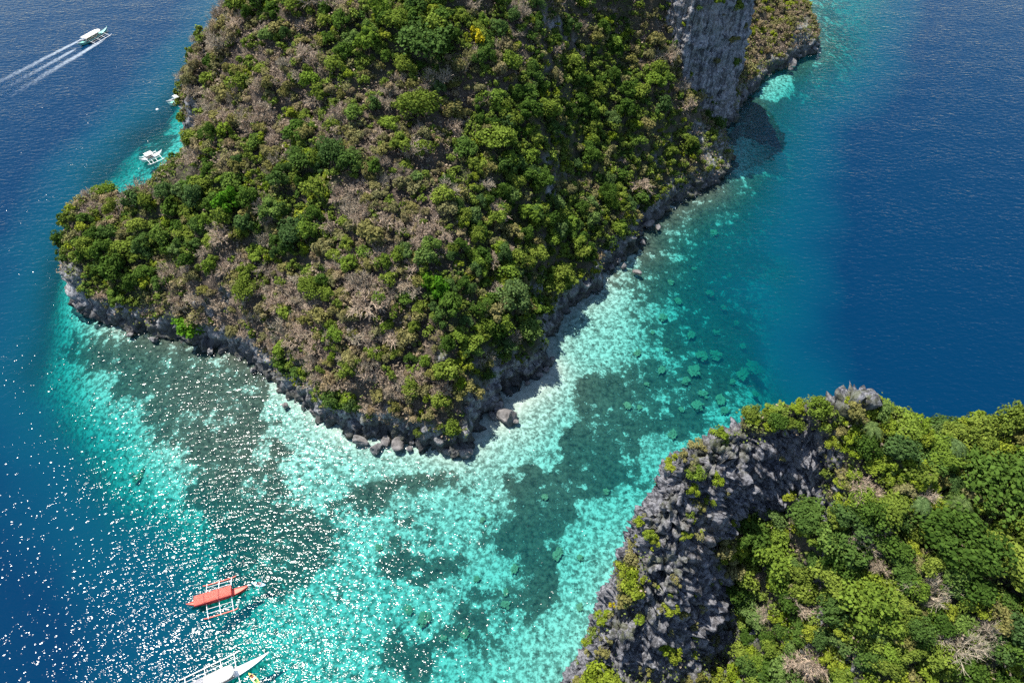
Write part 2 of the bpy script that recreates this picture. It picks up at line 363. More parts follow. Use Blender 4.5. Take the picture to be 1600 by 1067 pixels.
# ------------------------------------------------------------------ sea: depth, seabed, surface
shelf_px = [(1420, -110), (1390, 20), (1350, 110), (1270, 200), (1238, 300), (1216, 400), (1196, 500), (1196, 570), (1222, 640), (1300, 720), (1330, 900), (1100, 1300), (500, 1600), (380, 1250), (345, 1120), (325, 1040), (335, 960),
            (300, 890), (220, 810), (140, 735), (65, 660), (15, 590), (35, 510), (60, 440), (90, 380), (140, 300), (145, 262), (178, 222), (226, 176), (256, 150), (300, 90), (350, 20), (380, -60)]
SHELF = [tuple(W(a, b)[:2]) for a, b in shelf_px] + [(-80, 470), (20, 500), (140, 460)]
def sea_depth(x, y):
    ds = np.minimum(-sdf(SHORE, x, y), -sdf(NEAR, x, y) + 7.0); ds = np.maximum(ds, 0)
    e = sdf(SHELF, x, y) + (fbm(p2(x, y, 0.05), 4, 90) - 0.5) * 16
    base = 0.40 + 2.4 * (1 - np.exp(-ds / 17)) + (fbm(p2(x, y, 0.08), 3, 91) - 0.5) * 0.9 * sstep(2, 15, ds)
    q = to_px(np.stack((x, y, 0 * x), 1))
    base = base + 3.0 * sstep(960, 1130, q[:, 0]) * sstep(620, 420, q[:, 1]) * sstep(3, 22, ds)
    base = base + 1.6 * sstep(160, 60, q[:, 0]) + 0.9 * sstep(330, 240, q[:, 1]) * sstep(0, 12, ds)
    base = base - 1.0 * np.exp(-((q[:, 0] - 820) / 70) ** 2 - ((q[:, 1] - 625) / 60) ** 2)
    base = base - 1.7 * np.exp(-((q[:, 0] - 330) / 150) ** 2 - ((q[:, 1] - 680) / 150) ** 2) * sstep(2, 20, ds)
    base = base - 1.9 * np.exp(-((q[:, 0] - 1185) / 34) ** 2 - ((q[:, 1] - 250) / 24) ** 2) - 1.5 * np.exp(-((q[:, 0] - 1206) / 26) ** 2 - ((q[:, 1] - 140) / 20) ** 2)
    base = np.maximum(base, 0.3 + 0.6 * sstep(2, 10, ds) + 1.3 * sstep(1120, 1150, q[:, 0]) * sstep(330, 290, q[:, 1]))
    dep = base + 5.0 * np.exp(-np.maximum(e, 0) / 7.0) * (e > 0) + np.where(e <= 0, 5.0 + np.minimum(-e * 0.62, 38), 0)
    return np.clip(dep, 0.1, 45)
def axis(lo, hi, step, far):
    a = np.arange(lo, hi + .5 * step, step); g = step * 1.6 ** np.arange(1, 40); g = np.cumsum(g); g = g[g < far]
    return np.concatenate((lo - g[::-1], a, hi + g))
def grid(xs, ys, zf):
    X, Y = np.meshgrid(xs, ys); x, y = X.ravel(), Y.ravel(); I = np.arange(len(x)).reshape(X.shape)
    q = np.stack((I[:-1, :-1], I[:-1, 1:], I[1:, 1:], I[1:, :-1]), -1).reshape(-1, 4)
    return x, y, q
# seabed
REEF = [(300, 600, 120, 45, 1.4), (210, 565, 60, 28, 1.3), (340, 660, 80, 60, 1.5), (380, 740, 60, 60, 1.5), (380, 810, 60, 50, 1.5), (425, 860, 50, 50, 1.2), (425, 700, 18, 24, 1.6), (405, 640, 30, 20, 1.2), (360, 890, 40, 40, .8), (470, 900, 40, 40, .6),
        (655, 888, 55, 24, 1.3), (640, 1005, 40, 36, 1.1), (705, 878, 30, 16, .9), (832, 865, 32, 42, 1.4), (850, 775, 48, 42, 1.4), (930, 750, 70, 36, 1.2), (880, 820, 40, 30, .8), (790, 935, 46, 22, 1.2), (730, 985, 40, 20, .8), (935, 612, 34, 22, 1.2),
        (965, 680, 85, 32, 1.3), (1020, 640, 90, 40, 1.0), (1060, 590, 80, 60, .7), (700, 735, 90, 22, .9), (610, 760, 50, 40, .6), (560, 790, 50, 40, .6), (850, 930, 60, 30, .7), (1120, 470, 90, 130, .8), (1090, 350, 100, 70, .8), (1000, 430, 70, 60, .55),
        (1160, 560, 50, 60, .5), (900, 700, 30, 20, .7), (790, 850, 30, 20, .6), (560, 1040, 60, 30, .5), (230, 220, 30, 50, 1.2), (250, 190, 20, 30, 1.0), (1190, 60, 160, 120, .9), (1230, 200, 90, 120, 1.0), (1160, 320, 60, 60, .8), (1190, 190, 50, 40, 1.3),
        (420, 545, 60, 18, .5), (260, 520, 100, 16, .9), (130, 540, 40, 30, .3), (500, 850, 60, 50, .5), (700, 820, 80, 40, .45), (760, 1000, 80, 50, .4)]
SANDP = [(1185, 248, 32, 20, 5.5), (1160, 262, 20, 14, 2.0), (1208, 137, 22, 18, 3.0), (1200, 160, 12, 10, 1.0), (820, 620, 60, 40, 1.2), (600, 720, 160, 20, .6), (470, 640, 60, 30, .8), (900, 900, 60, 80, .6), (940, 960, 60, 90, .9), (900, 500, 50, 50, .6), (1050, 400, 20, 10, .7)]
xs = axis(-230, 190, 1.1, 0.1); ys = axis(-70, 420, 1.1, 0.1)
x, y, q = grid(xs, ys, None)
dep = sea_depth(x, y)
wx = x + (fbm(p2(x, y, 0.12), 4, 95) - 0.5) * 14; wy = y + (fbm(p2(x, y, 0.12), 4, 96) - 0.5) * 14
pq = to_px(np.stack((wx, wy, -dep), 1)); reef = np.zeros(len(x))
for a, b, rx, ry, v in REEF: reef += v * np.exp(-((pq[:, 0] - a) / rx) ** 2 - ((pq[:, 1] - b) / ry) ** 2)
for a, b, rx, ry, v in SANDP: reef -= v * np.exp(-((pq[:, 0] - a) / rx) ** 2 - ((pq[:, 1] - b) / ry) ** 2)
ok = (dep < 34)
keepq = ok[q].any(1); used = np.unique(q[keepq]); mp = np.full(len(x), -1); mp[used] = np.arange(len(used))
m, nt, out = new_mat('coral_sand_seabed'); L = nt.links.new; pos = mapped(nt)
r_ = math_(nt, 'ADD', attr_(nt, 'reef').outputs['Fac'], math_(nt, 'ADD', math_(nt, 'MULTIPLY', math_(nt, 'SUBTRACT', noise_(nt, pos, 0.45, 6, 0.75), 0.5), 2.6), math_(nt, 'MULTIPLY', math_(nt, 'SUBTRACT', noise_(nt, pos, 0.10, 3, 0.6), 0.5), 1.4)))
r_ = ramp_(nt, r_, [(0.42, 0.0), (0.60, 1.0)])
coral = mixc(nt, ramp_(nt, noise_(nt, pos, 0.9, 5, 0.7), [(0.35, 0.0), (0.65, 1.0)]), (0.016, 0.017, 0.015), (0.10, 0.088, 0.068))
rub_ripple_light = ramp_(nt, noise_(nt, pos, 1.0, 6, 0.72), [(0.43, 0.0), (0.57, 1.0)])  # rubble tone, also painting in the net of light that ripples cast on sand
sand = mixc(nt, rub_ripple_light, (0.14, 0.145, 0.122), (0.44, 0.43, 0.38))
sand = mixc(nt, ramp_(nt, attr_(nt, 'shallow').outputs['Fac'], [(0.35, 0.0), (0.85, 1.0)]), sand, (0.42, 0.40, 0.35))
b = N(nt, 'ShaderNodeBsdfPrincipled'); b.inputs['Roughness'].default_value = 1.0; b.inputs['Specular IOR Level'].default_value = 0.0
bits = ramp_(nt, noise_(nt, pos, 0.75, 3, 0.6), [(0.57, 0.0), (0.64, 0.8)])
L(mixc(nt, math_(nt, 'MAXIMUM', r_, math_(nt, 'MULTIPLY', bits, ramp_(nt, attr_(nt, 'shallow').outputs['Fac'], [(0.1, 1.0), (0.5, 0.3)]))), sand, coral), b.inputs['Base Color'])
L(bump_(nt, noise_(nt, pos, 0.8, 5, 0.7), 0.6, 0.4), b.inputs['Normal']); L(b.outputs[0], out.inputs[0]); M_BED = m
me = mesh_np('seabed', np.stack((x, y, -dep - 0.02), 1)[used], mp[q[keepq]], M_BED, True)
attr(me, 'reef', np.clip(reef, -0.6, 0.80)[used]); attr(me, 'shallow', (np.exp(-dep / 0.8) * sstep(16, 4, np.minimum(-sdf(SHORE, x, y), -sdf(NEAR, x, y))))[used])
tag(obj('seabed', me), kind='structure')
# water surface
m, nt, out = new_mat('clear_tropical_water'); L = nt.links.new
dA = attr_(nt, 'depth').outputs['Fac']
comb = N(nt, 'ShaderNodeCombineXYZ')
for k, kk in enumerate((0.40, 0.029, 0.034)):
    L(math_(nt, 'EXPONENT', math_(nt, 'MULTIPLY', dA, -kk)), comb.inputs[k])
tr = N(nt, 'ShaderNodeBsdfTransparent'); L(comb.outputs[0], tr.inputs[0])
df = N(nt, 'ShaderNodeBsdfDiffuse')
scat = mixc(nt, ramp_(nt, math_(nt, 'DIVIDE', dA, 30.0), [(0.0, 0.0), (0.75, 1.0)]), (0.0003, 0.066, 0.096), (0.0001, 0.0185, 0.052))
L(scat, df.inputs[0])
fm = math_(nt, 'SUBTRACT', 1.0, math_(nt, 'EXPONENT', math_(nt, 'MULTIPLY', dA, math_(nt, 'SUBTRACT', -0.035, math_(nt, 'MULTIPLY', dA, 0.011)))))
mx = N(nt, 'ShaderNodeMixShader'); L(fm, mx.inputs[0]); L(tr.outputs[0], mx.inputs[1]); L(df.outputs[0], mx.inputs[2])
w1 = noise_(nt, mapped(nt, (0.38, 0.80, 1), (0, 0, math.radians(-32))), 1.0, 2.0, 0.5)
w2 = noise_(nt, mapped(nt, (1.05, 1.9, 1), (0, 0, math.radians(-25))), 1.0, 1.0, 0.5)
hw = math_(nt, 'ADD', math_(nt, 'MULTIPLY', w1, 1.0), math_(nt, 'MULTIPLY', w2, 0.34))
w0 = noise_(nt, mapped(nt, (0.05, 0.11, 1), (0, 0, math.radians(-30))), 1.0, 2, 0.5)
bn = bump_(nt, math_(nt, 'MULTIPLY', hw, ramp_(nt, w0, [(0.3, 0.7), (0.7, 1.2)])), 1.0, 0.36)
fr = N(nt, 'ShaderNodeFresnel'); fr.inputs['IOR'].default_value = 1.15; L(bn, fr.inputs['Normal'])
gl = N(nt, 'ShaderNodeBsdfGlossy', distribution='BECKMANN'); gl.inputs['Roughness'].default_value = 0.13; L(bn, gl.inputs['Normal']); gl.inputs[0].default_value = (1, 1, 1, 1)
mx2 = N(nt, 'ShaderNodeMixShader'); L(fr.outputs[0], mx2.inputs[0]); L(mx.outputs[0], mx2.inputs[1]); L(gl.outputs[0], mx2.inputs[2])
L(mx2.outputs[0], out.inputs[0]); M_SEA = m
xs = axis(-300, 300, 1.7, 6000); ys = axis(-75, 430, 1.7, 6000)
x, y, q = grid(xs, ys, None)
me = mesh_np('sea', np.stack((x, y, 0 * x), 1), q, M_SEA, True); attr(me, 'depth', sea_depth(x, y))
tag(obj('sea_water', me), kind='structure')
# ------------------------------------------------------------------ plants
def leaf_mat(name, stops, transl=0.25):
    m, nt, out = new_mat(name); L = nt.links.new
    oi = N(nt, 'ShaderNodeObjectInfo'); c = ramp_(nt, oi.outputs['Random'], stops)
    t = attr_(nt, 'tint').outputs['Fac']
    c = mixc(nt, 1.0, c, mixc(nt, t, (0.45, 0.5, 0.42), (1.5, 1.42, 1.25)), 'MULTIPLY')
    d = N(nt, 'ShaderNodeBsdfDiffuse'); L(c, d.inputs[0]); tl = N(nt, 'ShaderNodeBsdfTranslucent'); L(c, tl.inputs[0])
    mx = N(nt, 'ShaderNodeMixShader'); mx.inputs[0].default_value = transl; L(d.outputs[0], mx.inputs[1]); L(tl.outputs[0], mx.inputs[2])
    L(mx.outputs[0], out.inputs[0]); return m
def flat_mat(name, c, rough=0.7, spec=0.3, var=0.25, scale=3.0, metal=0.0):
    m, nt, out = new_mat(name); L = nt.links.new
    tc = N(nt, 'ShaderNodeTexCoord'); n_ = noise_(nt, tc.outputs['Object'], scale, 4)
    cc = mixc(nt, n_, tuple(v * (1 - var) for v in c), tuple(min(1, v * (1 + var)) for v in c))
    b = N(nt, 'ShaderNodeBsdfPrincipled'); b.inputs['Roughness'].default_value = rough; b.inputs['Specular IOR Level'].default_value = spec; b.inputs['Metallic'].default_value = metal
    L(cc, b.inputs['Base Color']); L(b.outputs[0], out.inputs[0]); return m
LM = {
 'dark':   leaf_mat('dark_green_leaves',   [(0.0, (0.046, 0.090, 0.018)), (0.5, (0.072, 0.128, 0.024)), (1.0, (0.062, 0.112, 0.040))], 0.32),
 'green':  leaf_mat('mid_green_leaves',    [(0.0, (0.122, 0.172, 0.030)), (0.35, (0.165, 0.215, 0.040)), (0.7, (0.125, 0.200, 0.030)), (1.0, (0.105, 0.165, 0.060))], 0.32),
 'olive':  leaf_mat('olive_leaves',        [(0.0, (0.150, 0.152, 0.046)), (0.5, (0.205, 0.188, 0.080)), (1.0, (0.165, 0.165, 0.085))]),
 'lime':   leaf_mat('yellow_green_leaves', [(0.0, (0.165, 0.230, 0.022)), (0.5, (0.215, 0.255, 0.034)), (1.0, (0.145, 0.220, 0.028))], 0.3),
 'tan':    leaf_mat('dry_tan_leaves',      [(0.0, (0.230, 0.175, 0.110)), (0.5, (0.285, 0.230, 0.150)), (1.0, (0.205, 0.182, 0.096))]),
 'bright': leaf_mat('bright_green_leaves', [(0.0, (0.065, 0.180, 0.016)), (1.0, (0.095, 0.200, 0.018))], 0.3),
 'yellow': leaf_mat('yellow_flowering_leaves', [(0.0, (0.38, 0.33, 0.02)), (1.0, (0.40, 0.34, 0.03))], 0.3),
 'palm':   leaf_mat('palm_frond_leaves',   [(0.0, (0.075, 0.125, 0.050)), (1.0, (0.095, 0.140, 0.050))]),
}
M_TWIG = leaf_mat('bare_grey_brown_twigs', [(0.0, (0.34, 0.275, 0.225)), (0.4, (0.41, 0.32, 0.27)), (0.7, (0.36, 0.315, 0.265)), (1.0, (0.30, 0.25, 0.21))], 0.0)
M_TRUNK = flat_mat('grey_brown_bark', (0.11, 0.085, 0.06), 0.9, 0.1, 0.4)

rng = np.random.default_rng(7)
def unit(v): return v / (np.linalg.norm(v, axis=-1, keepdims=True) + 1e-9)
def leaf_quads(c, nrm, size, rng, asp=0.75):
    n = len(c); r = unit(rng.normal(size=(n, 3))); t = unit(np.cross(nrm, r)); b = np.cross(nrm, t)
    s = (size * (0.55 + 0.9 * rng.random(n)))[:, None]; t = t * s; b = b * s * asp
    bend = nrm * s * 0.25
    return np.stack((c - t, c - b * 1.0 + bend, c + t, c + b + bend), 1)
def quads_mesh(name, Q, mat, tint=None):
    n = len(Q); me = mesh_np(name, Q.reshape(-1, 3), np.arange(n * 4).reshape(-1, 4), mat)
    if tint is not None: attr(me, 'tint', np.repeat(tint, 4))
    return me
def crown_pts(rng, R, Hc, zc, nc, nl, size, flat=1.0, spread=0.75):
    """leaves on a cluster of uneven clumps"""
    d = unit(rng.normal(size=(nc, 3))); d[:, 2] = np.abs(d[:, 2]) * 1.1 - 0.25; d = unit(d)
    cen = d * np.array((R, R, Hc)) * (spread * (0.45 + 0.6 * rng.random(nc)))[:, None]; cen[:, 2] += zc
    cr = R * (0.17 + 0.30 * rng.random(nc) ** 1.4); ctint = rng.random(nc)
    k = rng.integers(0, nc, nl); e = unit(rng.normal(size=(nl, 3)) + np.array((0, 0, 0.35)))
    p = cen[k] + e * (cr[k] * (0.62 + 0.46 * rng.random(nl)))[:, None] * np.array((1, 1, flat))
    nrm = unit(e + 0.55 * rng.normal(size=(nl, 3)) + np.array((0, 0, 0.35)))
    return leaf_quads(p, nrm, size, rng), np.clip(0.55 * rng.random(nl) + 0.45 * ctint[k], 0, 1), cen
def strips(segs, rng):
    """three-sided twigs from (p0, p1, r0, r1)"""
    P0 = np.array([s[0] for s in segs]); P1 = np.array([s[1] for s in segs]); r0 = np.array([s[2] for s in segs])[:, None]; r1 = np.array([s[3] for s in segs])[:, None]
    ax = unit(P1 - P0); u = unit(np.cross(ax, unit(rng.normal(size=ax.shape)))); v = np.cross(ax, u); Q = []
    ring = [(1.0, 0.0), (-0.5, 0.866), (-0.5, -0.866)]
    for k in range(3):
        a, b = ring[k], ring[(k + 1) % 3]
        da, db = u * a[0] + v * a[1], u * b[0] + v * b[1]
        Q.append(np.stack((P0 + da * r0, P0 + db * r0, P1 + db * r1, P1 + da * r1), 1))
    return np.concatenate(Q)
def branches(rng, p, d, length, r, depth, segs, kids, spread, up=0.12):
    q = p + d * length * 0.5; d2 = unit(d + rng.normal(size=3) * 0.22); e = q + d2 * length * 0.5
    segs.append((p, q, r, r * 0.8)); segs.append((q, e, r * 0.8, r * 0.55))
    if depth == 0: return
    for k in range(kids[-depth]):
        t = 0.35 + 0.65 * rng.random(); s = p + (e - p) * t
        nd = unit(d2 + rng.normal(size=3) * spread + np.array((0, 0, up)))
        branches(rng, s, nd, length * (0.5 + 0.25 * rng.random()), max(r * 0.55, 0.034 if r > .07 or depth == 1 and r > .05 else 0.02), depth - 1, segs, kids, spread, up)
def trunk_mesh(rng, zc, R, name='trunk'):
    segs = []; top = np.array((rng.normal() * .2, rng.normal() * .2, zc * 0.75)); segs.append((np.array((0, 0, -0.8)), top, 0.17, 0.12))
    for k in range(5):
        a = k * 1.26 + rng.random(); e = np.array((math.cos(a) * R * .55, math.sin(a) * R * .55, zc + 0.3 * rng.random())); segs.append((top, e, 0.09, 0.04))
    return quads_mesh(name, strips(segs, rng), M_TRUNK)
PROTO = {}
def proto(kind, mats_crown, n, f): PROTO[kind] = [f(np.random.default_rng(100 + k * 7 + sum(map(ord, kind))), mats_crown) for k in range(n)]
def mk_broad(R, Hc, zc, nc, nl, size, flat=1.0):
    def f(r, mat):
        Q, t, _ = crown_pts(r, R, Hc, zc, nc, nl, size, flat); return (quads_mesh('crown', Q, mat, t), trunk_mesh(r, zc, R), R)
    return f
def mk_dry(nk, leaves, leafmat_tan):
    def f(r, mat):
        segs = []
        for k in range(nk):
            a = r.random() * 6.28; el = 0.35 + 0.75 * r.random(); d = np.array((math.cos(a) * math.cos(el), math.sin(a) * math.cos(el), math.sin(el)))
            branches(r, np.array((0, 0, 0.6)), d, 1.6 + 0.7 * r.random(), 0.10 * (leafmat_tan or 1.0), 2, segs, (7, 7) if not leafmat_tan else (9, 8), 0.55)
        Q = strips(segs, r); tt = np.tile(r.random(len(segs)), 3)
        if leaves:
            ends = np.array([s[1] for s in segs[-len(segs):]]); k = r.integers(0, len(ends), leaves); c = ends[k] + r.normal(size=(leaves, 3)) * 0.16
            Ql = leaf_quads(c, unit(r.normal(size=(leaves, 3)) + np.array((0, 0, .6))), 0.17, r)
            Q = np.concatenate((Q, Ql)); tt = np.concatenate((tt, r.random(leaves)))
        tr = quads_mesh('trunk', strips([(np.array((0, 0, -0.8)), np.array((0, 0, 0.75)), 0.16, 0.11)], r), M_TRUNK)
        return (quads_mesh('crown', Q, mat, tt), tr, 2.6)
    return f
proto('dark', LM['dark'], 4, mk_broad(3.0, 2.3, 3.0, 15, 1900, 0.225))
proto('green', LM['green'], 5, mk_broad(2.8, 2.0, 2.6, 13, 1600, 0.215))
proto('bright', LM['bright'], 2, mk_broad(2.8, 2.2, 2.6, 16, 1700, 0.21))
proto('olive', LM['olive'], 4, mk_broad(2.4, 1.5, 1.7, 11, 1200, 0.185))
proto('lime', LM['lime'], 4, mk_broad(2.2, 1.4, 1.6, 11, 1150, 0.18))
proto('tan', LM['tan'], 4, mk_broad(2.3, 1.4, 1.6, 11, 1150, 0.16))
proto('yellow', LM['yellow'], 1, mk_broad(2.4, 1.6, 2.0, 10, 800, 0.25))
for k_, n_, R_, H_, z_, nc_, nl_, sz_ in (('dark', 4, 3.0, 2.3, 3.0, 26, 2600, 0.20), ('green', 4, 2.8, 2.0, 2.6, 22, 2200, 0.19), ('olive', 3, 2.4, 1.5, 1.7, 14, 1500, 0.18), ('lime', 4, 2.2, 1.4, 1.6, 15, 1500, 0.17), ('yellow', 1, 2.4, 1.6, 2.0, 12, 1200, 0.18)):
    proto(k_ + '_fine', LM[k_], n_, mk_broad(R_, H_, z_, nc_, nl_, sz_))
for k_, R_, H_, z_, nc_, nl_, sz_ in (('dark', 3.0, 2.1, 2.6, 40, 3200, 0.15), ('green', 2.8, 1.9, 2.3, 36, 2900, 0.145)):
    proto(k_ + '_wide', LM[k_], 2, mk_broad(R_, H_, z_, nc_, nl_, sz_))
proto('bare', M_TWIG, 6, mk_dry(10, 0, None)); proto('bare_fine', M_TWIG, 4, mk_dry(11, 0, 0.6))
def mk_palm(r, mat):
    Q = []; T = []
    for k in range(15):
        a = k * 0.4189 * 1.0 + r.random() * 0.3; up = 0.15 + 0.75 * r.random(); d = np.array((math.cos(a), math.sin(a), 0)); p = np.array((0, 0, 3.6)); Lf = 1.9 + 0.5 * r.random()
        for s in range(14):
            t0, t1 = s / 14, (s + 1) / 14
            def at(t): return p + d * Lf * t + np.array((0, 0, up * Lf * t - (0.5 + up) * Lf * t * t))
            a0, a1 = at(t0), at(t1); side = np.array((-d[1], d[0], 0)); w = 0.42 * math.sin(math.pi * min(1, t0 * 0.9 + 0.12)) + 0.05
            for sg in (-1, 1): Q.append((a0, a1, a1 + side * sg * w + d * 0.16 - np.array((0, 0, .1)), a0 + side * sg * w * 0.8 + d * 0.22 - np.array((0, 0, .1)))); T.append(r.random())
    tr = quads_mesh('trunk', strips([(np.array((0, 0, -.8)), np.array((.1, 0, 1.6)), .13, .1), (np.array((.1, 0, 1.6)), np.array((0, 0, 3.6)), .1, .08)], r), M_TRUNK)
    return (quads_mesh('crown', np.array(Q), mat, np.array(T)), tr, 2.0)
proto('palm', LM['palm'], 2, mk_palm)

# candidate spots: on the land, in or near the view, not hidden behind a ridge
def visible(P, hf, top=3.0):
    ok = np.ones(len(P), bool); C = np.array((0, 0, CAM_H))
    for t in np.linspace(0.015, 0.6, 34):
        q = P + (C - P) * t + np.array((0, 0, top)) * (1 - t); ok &= q[:, 2] > hf(q[:, 0], q[:, 1]) - 2.0
    return ok
def spots(hf, x0, x1, y0, y1, n, zmin):
    x = rng.uniform(x0, x1, n); y = rng.uniform(y0, y1, n); z = hf(x, y); m = z > zmin; x, y, z = x[m], y[m], z[m]
    P = np.stack((x, y, z), 1); q = to_px(P); m = (q[:, 0] > -60) & (q[:, 0] < 2100) & (q[:, 1] > -90) & (q[:, 1] < 1600); P = P[m]
    P = P[visible(P, hf)]; e = 1.0
    gx = (hf(P[:, 0] + e, P[:, 1]) - hf(P[:, 0] - e, P[:, 1])) / (2 * e); gy = (hf(P[:, 0], P[:, 1] + e) - hf(P[:, 0], P[:, 1] - e)) / (2 * e)
    return P, np.stack((gx, gy), 1)
def hit(px, py, hf):
    u = (px - 800.0) / FPX; v = (py - 533.5) / FPX; d = np.array((u, CP - v * SP, -(SP + v * CP))); s = np.arange(20, 420, 0.25)
    P = np.array((0, 0, CAM_H)) + d * s[:, None]; h = hf(P[:, 0], P[:, 1]); k = int(np.argmax(P[:, 2] < h)); return P[k], s[k]

KINDNAME = {'dark': ('broadleaf_tree', 'dark green broadleaf tree', 'tree'), 'green': ('leafy_tree', 'mid green leafy tree', 'tree'), 'bright': ('bright_green_tree', 'vivid green leafy tree', 'tree'),
            'olive': ('olive_scrub', 'dull olive scrub bush', 'bush'), 'lime': ('yellow_green_shrub', 'yellow green shrub', 'shrub'), 'tan': ('dry_shrub', 'dry tan brown shrub', 'shrub'),
            'bare': ('bare_tree', 'leafless pinkish brown tree', 'tree'), 'yellow': ('flowering_tree', 'yellow flowering tree', 'tree'), 'palm': ('palm_tree', 'small green palm', 'palm')}
def zone(px, py, near):
    if near:
        if py < 700 and px > 1180: return 'on the crest of the near island'
        if px < 1130: return 'in the grey rocks of the near island'
        if px < 1270: return 'in the gully beside the near island rocks'
        return 'in the upper forest of the near island' if py < 860 else 'in the lower forest of the near island'
    if px > 1150: return 'on the outcrop behind the sheer cliff'
    if px < 300 and py > 240: return 'on the left headland of the large island'
    if py < 150: return 'near the top left of the large island' if px < 560 else ('high on the large island slope' if px < 860 else 'beside the sheer grey cliff')
    if px < 480: return 'on the left flank of the large island'
    if px < 720: return 'on the middle slope of the large island' if py < 470 else 'above the rocky point of the large island'
    return 'on the right slope above the channel' if py < 440 else 'low on the right slope above the beach'
LANDM = [(745, 72, 'the yellow flowering tree'), (667, 92, 'the largest dark green tree'), (460, 190, 'the pale lime green tree'), (364, 336, 'the vivid lone round tree'), (302, 522, 'the deep green shore bush'), (690, 470, 'the vivid mid slope crown'),
         (727, 585, 'the yellow green creeper strip'), (500, 262, 'the dark tree pair'), (470, 380, 'the dark tree in the hollow'), (870, 455, 'the broad tree above the beach'), (770, 230, 'the rounded grey green tree'), (1085, 110, 'the sheer cliff'), (1120, 250, 'the bare rock spur'), (1010, 350, 'the flat ledge rock'),
         (950, 415, 'the round shore boulder'), (850, 560, 'the beach corner rocks'), (600, 690, 'the boulder row below the point'), (728, 700, 'the tip of the point'), (395, 575, 'the pale left shallows'), (120, 440, 'the headland cliff'), (160, 265, 'the headland top'), (237, 243, 'the upper moored boat'), (275, 157, 'the boat behind the trees'),
         (350, 15, 'the top left skyline'), (560, 5, 'the upper edge left of centre'), (900, 5, 'the upper edge right of centre'), (900, 160, 'the upper right hollow'), (640, 350, 'the mid slope dry brush'), (560, 480, 'the lower dry brush'), (1220, 50, 'the far outcrop'), (650, 610, 'the brush above the point'), (960, 280, 'the light shrubs above the channel'), (820, 350, 'the dense right wood'),
         (1010, 712, 'the near cliff top'), (1210, 655, 'the near crest thicket'), (1330, 608, 'the near summit rocks'), (1540, 770, 'the widest near crown'), (1480, 870, 'the second dark near crown'), (1350, 960, 'the wide near crown at centre'), (1450, 930, 'the tall bare near tree'), (1340, 760, 'the bare tree by near rocks'), (1270, 1030, 'the bare tree in near gully'),
         (1080, 880, 'the near rock rib'), (980, 1000, 'the lowest near rocks'), (1150, 780, 'the dark near cliff wall'), (1570, 1050, 'the lower right corner'), (1590, 670, 'the right end of near crest'), (1450, 690, 'the dip in the near crest'), (1130, 1040, 'the foot of near gully'), (1180, 920, 'the near gully shade')]
SECT = ['right of', 'below and right of', 'below', 'below and left of', 'left of', 'above and left of', 'above', 'above and right of']
ORDW = ['nearest', 'second nearest', 'third nearest', 'fourth nearest', 'fifth nearest', 'sixth nearest', 'seventh nearest', 'eighth nearest', 'ninth nearest', 'tenth nearest', 'eleventh nearest', 'twelfth nearest', 'thirteenth nearest', 'fourteenth nearest', 'fifteenth nearest', 'sixteenth nearest', 'seventeenth nearest', 'eighteenth nearest', 'nineteenth nearest', 'twentieth nearest']
pending = []
def plant(kind, P, s, near, label=None, var=None, tilt=(0, 0)):
    pk = kind + '_wide' if (s > 1.3 and kind + '_wide' in PROTO) else (kind + '_fine' if near and kind + '_fine' in PROTO else kind)
    cm, tm, R = PROTO[pk][int(rng.integers(len(PROTO[pk])))]
    nm, desc, cat = KINDNAME[kind]; q = to_px(P)
    o = empty(nm, tuple(P), 0); o.scale = (s * (0.75 + 0.55 * rng.random()), s * (0.75 + 0.55 * rng.random()), s * (0.75 + 0.5 * rng.random()))
    o.rotation_euler = (tilt[0], tilt[1], rng.random() * 6.28); size = s * R
    if label: tag(o, label, cat)
    else:
        top = to_px(P + np.array((0, 0, 1.5 * s))); c = [(a, b, t) for a, b, t in LANDM if (' near ' in t + ' ') == bool(near)]
        d2 = [(a - top[0]) ** 2 + (b - top[1]) ** 2 for a, b, t in c]; j = int(np.argmin(d2)); a, b, t = c[j]
        sec = SECT[int(((math.atan2(top[1] - b, top[0] - a) + math.pi / 8) % (2 * math.pi)) // (math.pi / 4))]
        pending.append((o, desc, cat, zone(q[0], q[1], near), t, sec, d2[j]))
    c = bpy.data.objects.new('crown', cm); col.objects.link(c); c.parent = o
    t = bpy.data.objects.new('trunk', tm); col.objects.link(t); t.parent = o
    return o
def write_labels():
    fam = {}
    for it in pending: fam.setdefault((it[1], it[4], it[5]), []).append(it)
    for (desc, t, sec), L_ in fam.items():
        L_.sort(key=lambda it: it[6])
        for k, it in enumerate(L_):
            w = 'just' if len(L_) == 1 else (ORDW[k] if k < 20 else 'outermost')
            plural = desc + ('es' if desc.endswith('sh') else 's')
            tag(it[0], '%s, %s %s %s' % (desc, w, sec, t), it[2], '%s %s' % (plural, it[3]))

